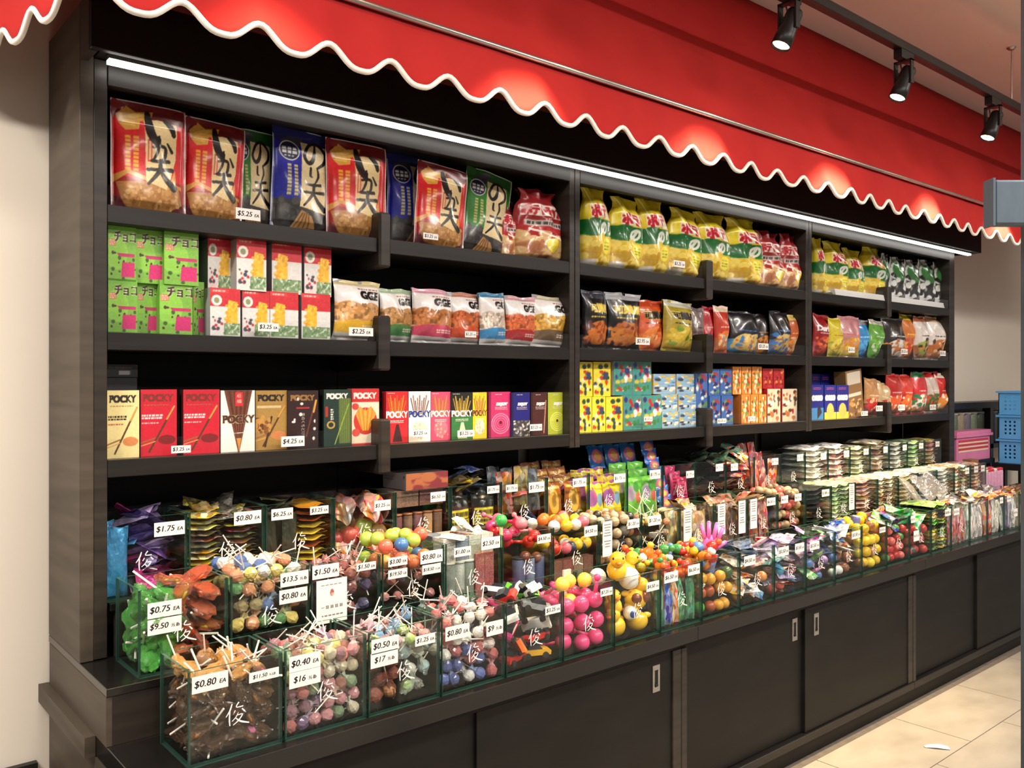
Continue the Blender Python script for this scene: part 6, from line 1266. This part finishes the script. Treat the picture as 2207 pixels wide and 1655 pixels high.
for (i, ds, cols, kind, pr) in backs:
    b = Bin(3, i, ds, pr)
    if kind == 'heap': b.heap(cols, 'candy bag', 20, sc=.8, zr=(.1, 1.35))
    elif kind == 'upright': b.upright(cols, 'strip sachet', 3, 3, h=.17, step=.03)
    elif kind == 'low': b.stack(cols, 'clear pack', 6, 1, 'slab_clear', over=-.08)
    else: b.stack(cols, 'flat packet', 8, 1, over=.03 if i in (15, 16, 18) else .01, jit=.012)

# ================================================================ right-hand background and foreground
t = thing('side_rack', 'black rack with jars beyond the right end of the shelves', 'rack', (5.5, 2.31, 0))
for x in (0, .62, 1.24): boxp('post', (x, 0, 0), (x + .05, .05, 1.22), BLACKM, t)
boxp('top_shelf', (-.02, -.01, 1.22), (1.32, .155, 1.26), BLACKM, t); boxp('shelf', (0.051, 0, .95), (1.239, .15, .98), BLACKM, t)
for k in range(11):
    o = link('jar', LB['can'], None, (5.60 + .1 * k if k < 5 else 5.62 + .1 * k, 2.39, .981), (0, 0, k), (.042, .042, .1)); o.color = rgb([(120, 140, 100), (96, 110, 80), (150, 130, 90), (110, 96, 120)][k % 4]); tag(o, 'lidded jar of small sweets on the black rack', 'jar', 'jars on the black rack'); link('lid', LB['lid'], o, (0, 0, 2.0), (0, 0, 0), (1, 1, .4)).color = rgb((226, 222, 216))
BLU = mat('sky_blue_plastic', (96, 170, 226), .4, noise=((9, 9, 9), (88, 160, 218), .3, .7))
def crate(z, lab):
    t = thing('blue_crate', lab, 'crate', (5.90, 1.88, z), group='stacked blue crates')
    w, d, h = .42, .30, .145
    boxp('floor_panel', (0, 0, 0), (w, d, .006), BLU, t)
    q = MB()
    # front wall with three columns of square holes at its left end, and likewise the left side wall
    hole = .012; cols = [.02 + .026 * k for k in range(4)]; rows_ = [.03 + .024 * k for k in range(4)]
    def perforated(ax):
        q = MB()
        def bx(a0, a1, z0, z1):
            if ax == 'x': q.box((a0, 0, z0), (a1, .005, z1))
            else: q.box((0, a0, z0), (.005, a1, z1))
        L0 = w if ax == 'x' else d; hc = cols if ax == 'x' else [.20 + .026 * k for k in range(3)]
        last = 0.0
        for c in hc:
            bx(last, c, .006, h); zl = .006
            for r in rows_: bx(c, c + hole, zl, r); zl = r + hole
            bx(c, c + hole, zl, h); last = c + hole
        bx(last, L0, .006, h); return q.mesh('wall_panel', BLU)
    link('wall_panel', perforated('x'), t); link('wall_panel', perforated('x'), t, (0, d - .005, 0)); link('wall_panel', perforated('y'), t); link('wall_panel', perforated('y'), t, (w - .005, 0, 0))
    q = MB(); q.box((-.012, -.012, h - .008), (w + .012, 0, h + .004)); q.box((-.012, d, h - .008), (w + .012, d + .012, h + .004)); q.box((-.012, 0, h - .008), (0, d, h + .004)); q.box((w, 0, h - .008), (w + .012, d, h + .004)); link('rim', q.mesh('rim', BLU), t)
    return t
zc = .95
crate(zc - .07, 'lowest blue perforated crate of the stack'); crate(zc + .082, 'middle blue perforated crate of the stack'); crate(zc + .234, 'topmost blue perforated crate of the stack')
tb = thing('side_table', 'dark low table under the blue crates', 'table', (5.85, 1.86, 0)); boxp('top', (0, 0, zc - .11), (.6, .34, zc - .0705), BLACKM, tb)
for x in (.02, .54):
    for y in (.02, .27): boxp('leg', (x, y, 0), (x + .04, y + .04, zc - .11), BLACKM, tb)
# pink striped tub
PKM = mat('pink_plastic', (222, 130, 170), .4, noise=((9, 9, 9), (214, 120, 160), .3, .7)); PKS = mat('red_stripe', (200, 60, 76), .5, noise=((9, 9, 9), (192, 52, 70), .3, .7)); PKC = mat('cream_stripe', (240, 206, 180), .5, noise=((9, 9, 9), (234, 198, 172), .3, .7))
xa, xb_ = PX(2058, 2.215), PX(2136, 2.215); z0 = PZ(2097, 992, 2.215); z1 = PZ(2097, 935, 2.215)
q = MB(); 
t = thing('stand', 'dark stand under the pink striped tub', 'stand', (xa, 2.2, 0)); boxp('top', (-.02, 0, z0 - .03), (xb_ - xa + .02, .1, z0 - .0005), BLACKM, t); boxp('leg', (0, .02, 0), (.04, .06, z0 - .03), BLACKM, t); boxp('leg', (xb_ - xa - .04, .02, 0), (xb_ - xa, .06, z0 - .03), BLACKM, t)
t = thing('striped_tub', 'pink tub with red and cream stripes beside the shelf end', 'tub', (xa, 2.215, z0)); w_, h_ = xb_ - xa, z1 - z0
boxp('body', (0.02, 0, 0), (w_ - .02, .07, h_ * .9), PKM, t)
for k in range(3): boxp('stripe', (.05, -.002, h_ * (.42 + .15 * k)), (w_ - .05, -.0002, h_ * (.50 + .15 * k)), PKS if k != 1 else PKS, t); boxp('stripe', (.05, -.002, h_ * (.345 + .15 * k)), (w_ - .05, -.0002, h_ * (.415 + .15 * k)), PKC, t)
boxp('rim', (0, -.012, h_ * .9), (w_, .08, h_), PKM, t); boxp('lid', (.03, 0, h_ + .0002), (w_, .08, h_ + .02), PKM, t)
q = MB(); xx = PX(2140, 2.05); tag(link('cardboard_box', q.box((0, 0, 0), (.1, .05, .19)) or q.mesh('cardboard_box', mat('cardboard', (150, 108, 70), .8, noise=((20, 20, 20), (140, 100, 64), .3, .7))), None, (5.29, 2.10, .7475)), 'small brown cardboard box behind the pink drinks', 'box')
# pink bottled drinks on the far end of the counter
for j in range(2):
    for k in range(6):
        o = link('drink_bottle', LB['can'], None, (5.178 + .042 * k, 1.985 + .05 * j, .7475), (0, 0, k), (.019, .019, .068)); o.color = rgb((214, 130, 176)); tag(o, 'pink drink bottle with a red cap at the far end of the counter', 'bottle', 'pink drink bottles'); link('lid', LB['lid'], o, (0, 0, 2.0), (0, 0, 0), (.9, .9, .6)).color = rgb((200, 40, 66) if k % 3 else (214, 222, 190))
# scrap of paper on the floor
fx = 3.3; 
q = MB(); q.add([(0, 0, .002), (.035, -.012, .006), (.085, -.02, .003), (.092, .012, .002), (.06, .02, .007), (.02, .014, .008), (.0, .012, .003), (0, 0, .0012), (.035, -.012, .005), (.085, -.02, .002), (.092, .012, .001), (.06, .02, .006), (.02, .014, .007), (0, .012, .002)], [(0, 1, 5, 6), (1, 2, 3, 4), (1, 4, 5), (7, 13, 12, 8), (8, 11, 10, 9), (8, 12, 11)])
tag(link('paper_scrap', q.mesh('paper_scrap', CARD), None, (3.33, 1.49, 0), (0, 0, -.75)), 'crumpled white scrap of paper on the floor tiles', 'paper')
# near right: steel upright with an arm
t = thing('shelf_upright', 'blue-grey steel rack post with an arm at the right edge of the photo', 'rack post', (0, 0, 0))
dist = 1.6; r = (2200 - CX) / FPX * 1.65 / 1.6; s_, c_ = math.sin(YAW), math.cos(YAW); bxp, byp = dist * (s_ + c_ * r), dist * (c_ - s_ * r)
t.location = (bxp, byp, 0); t.rotation_euler = (0, 0, -YAW)
boxp('post', (0, 0, 0), (.05, .05, 2.6), BLUEM, t)
zz0 = CAMH - (495 - CY) / FPX * dist; zz1 = CAMH - (395 - CY) / FPX * dist
bevel(boxp('arm', (-.094, -.03, zz0 + .004), (.12, -.001, zz1), BLUEM, t), .004); boxp('arm_end_cap', (-.098, -.032, zz0 + .002), (-.094, .001, zz1 + .003), BLUEM, t)
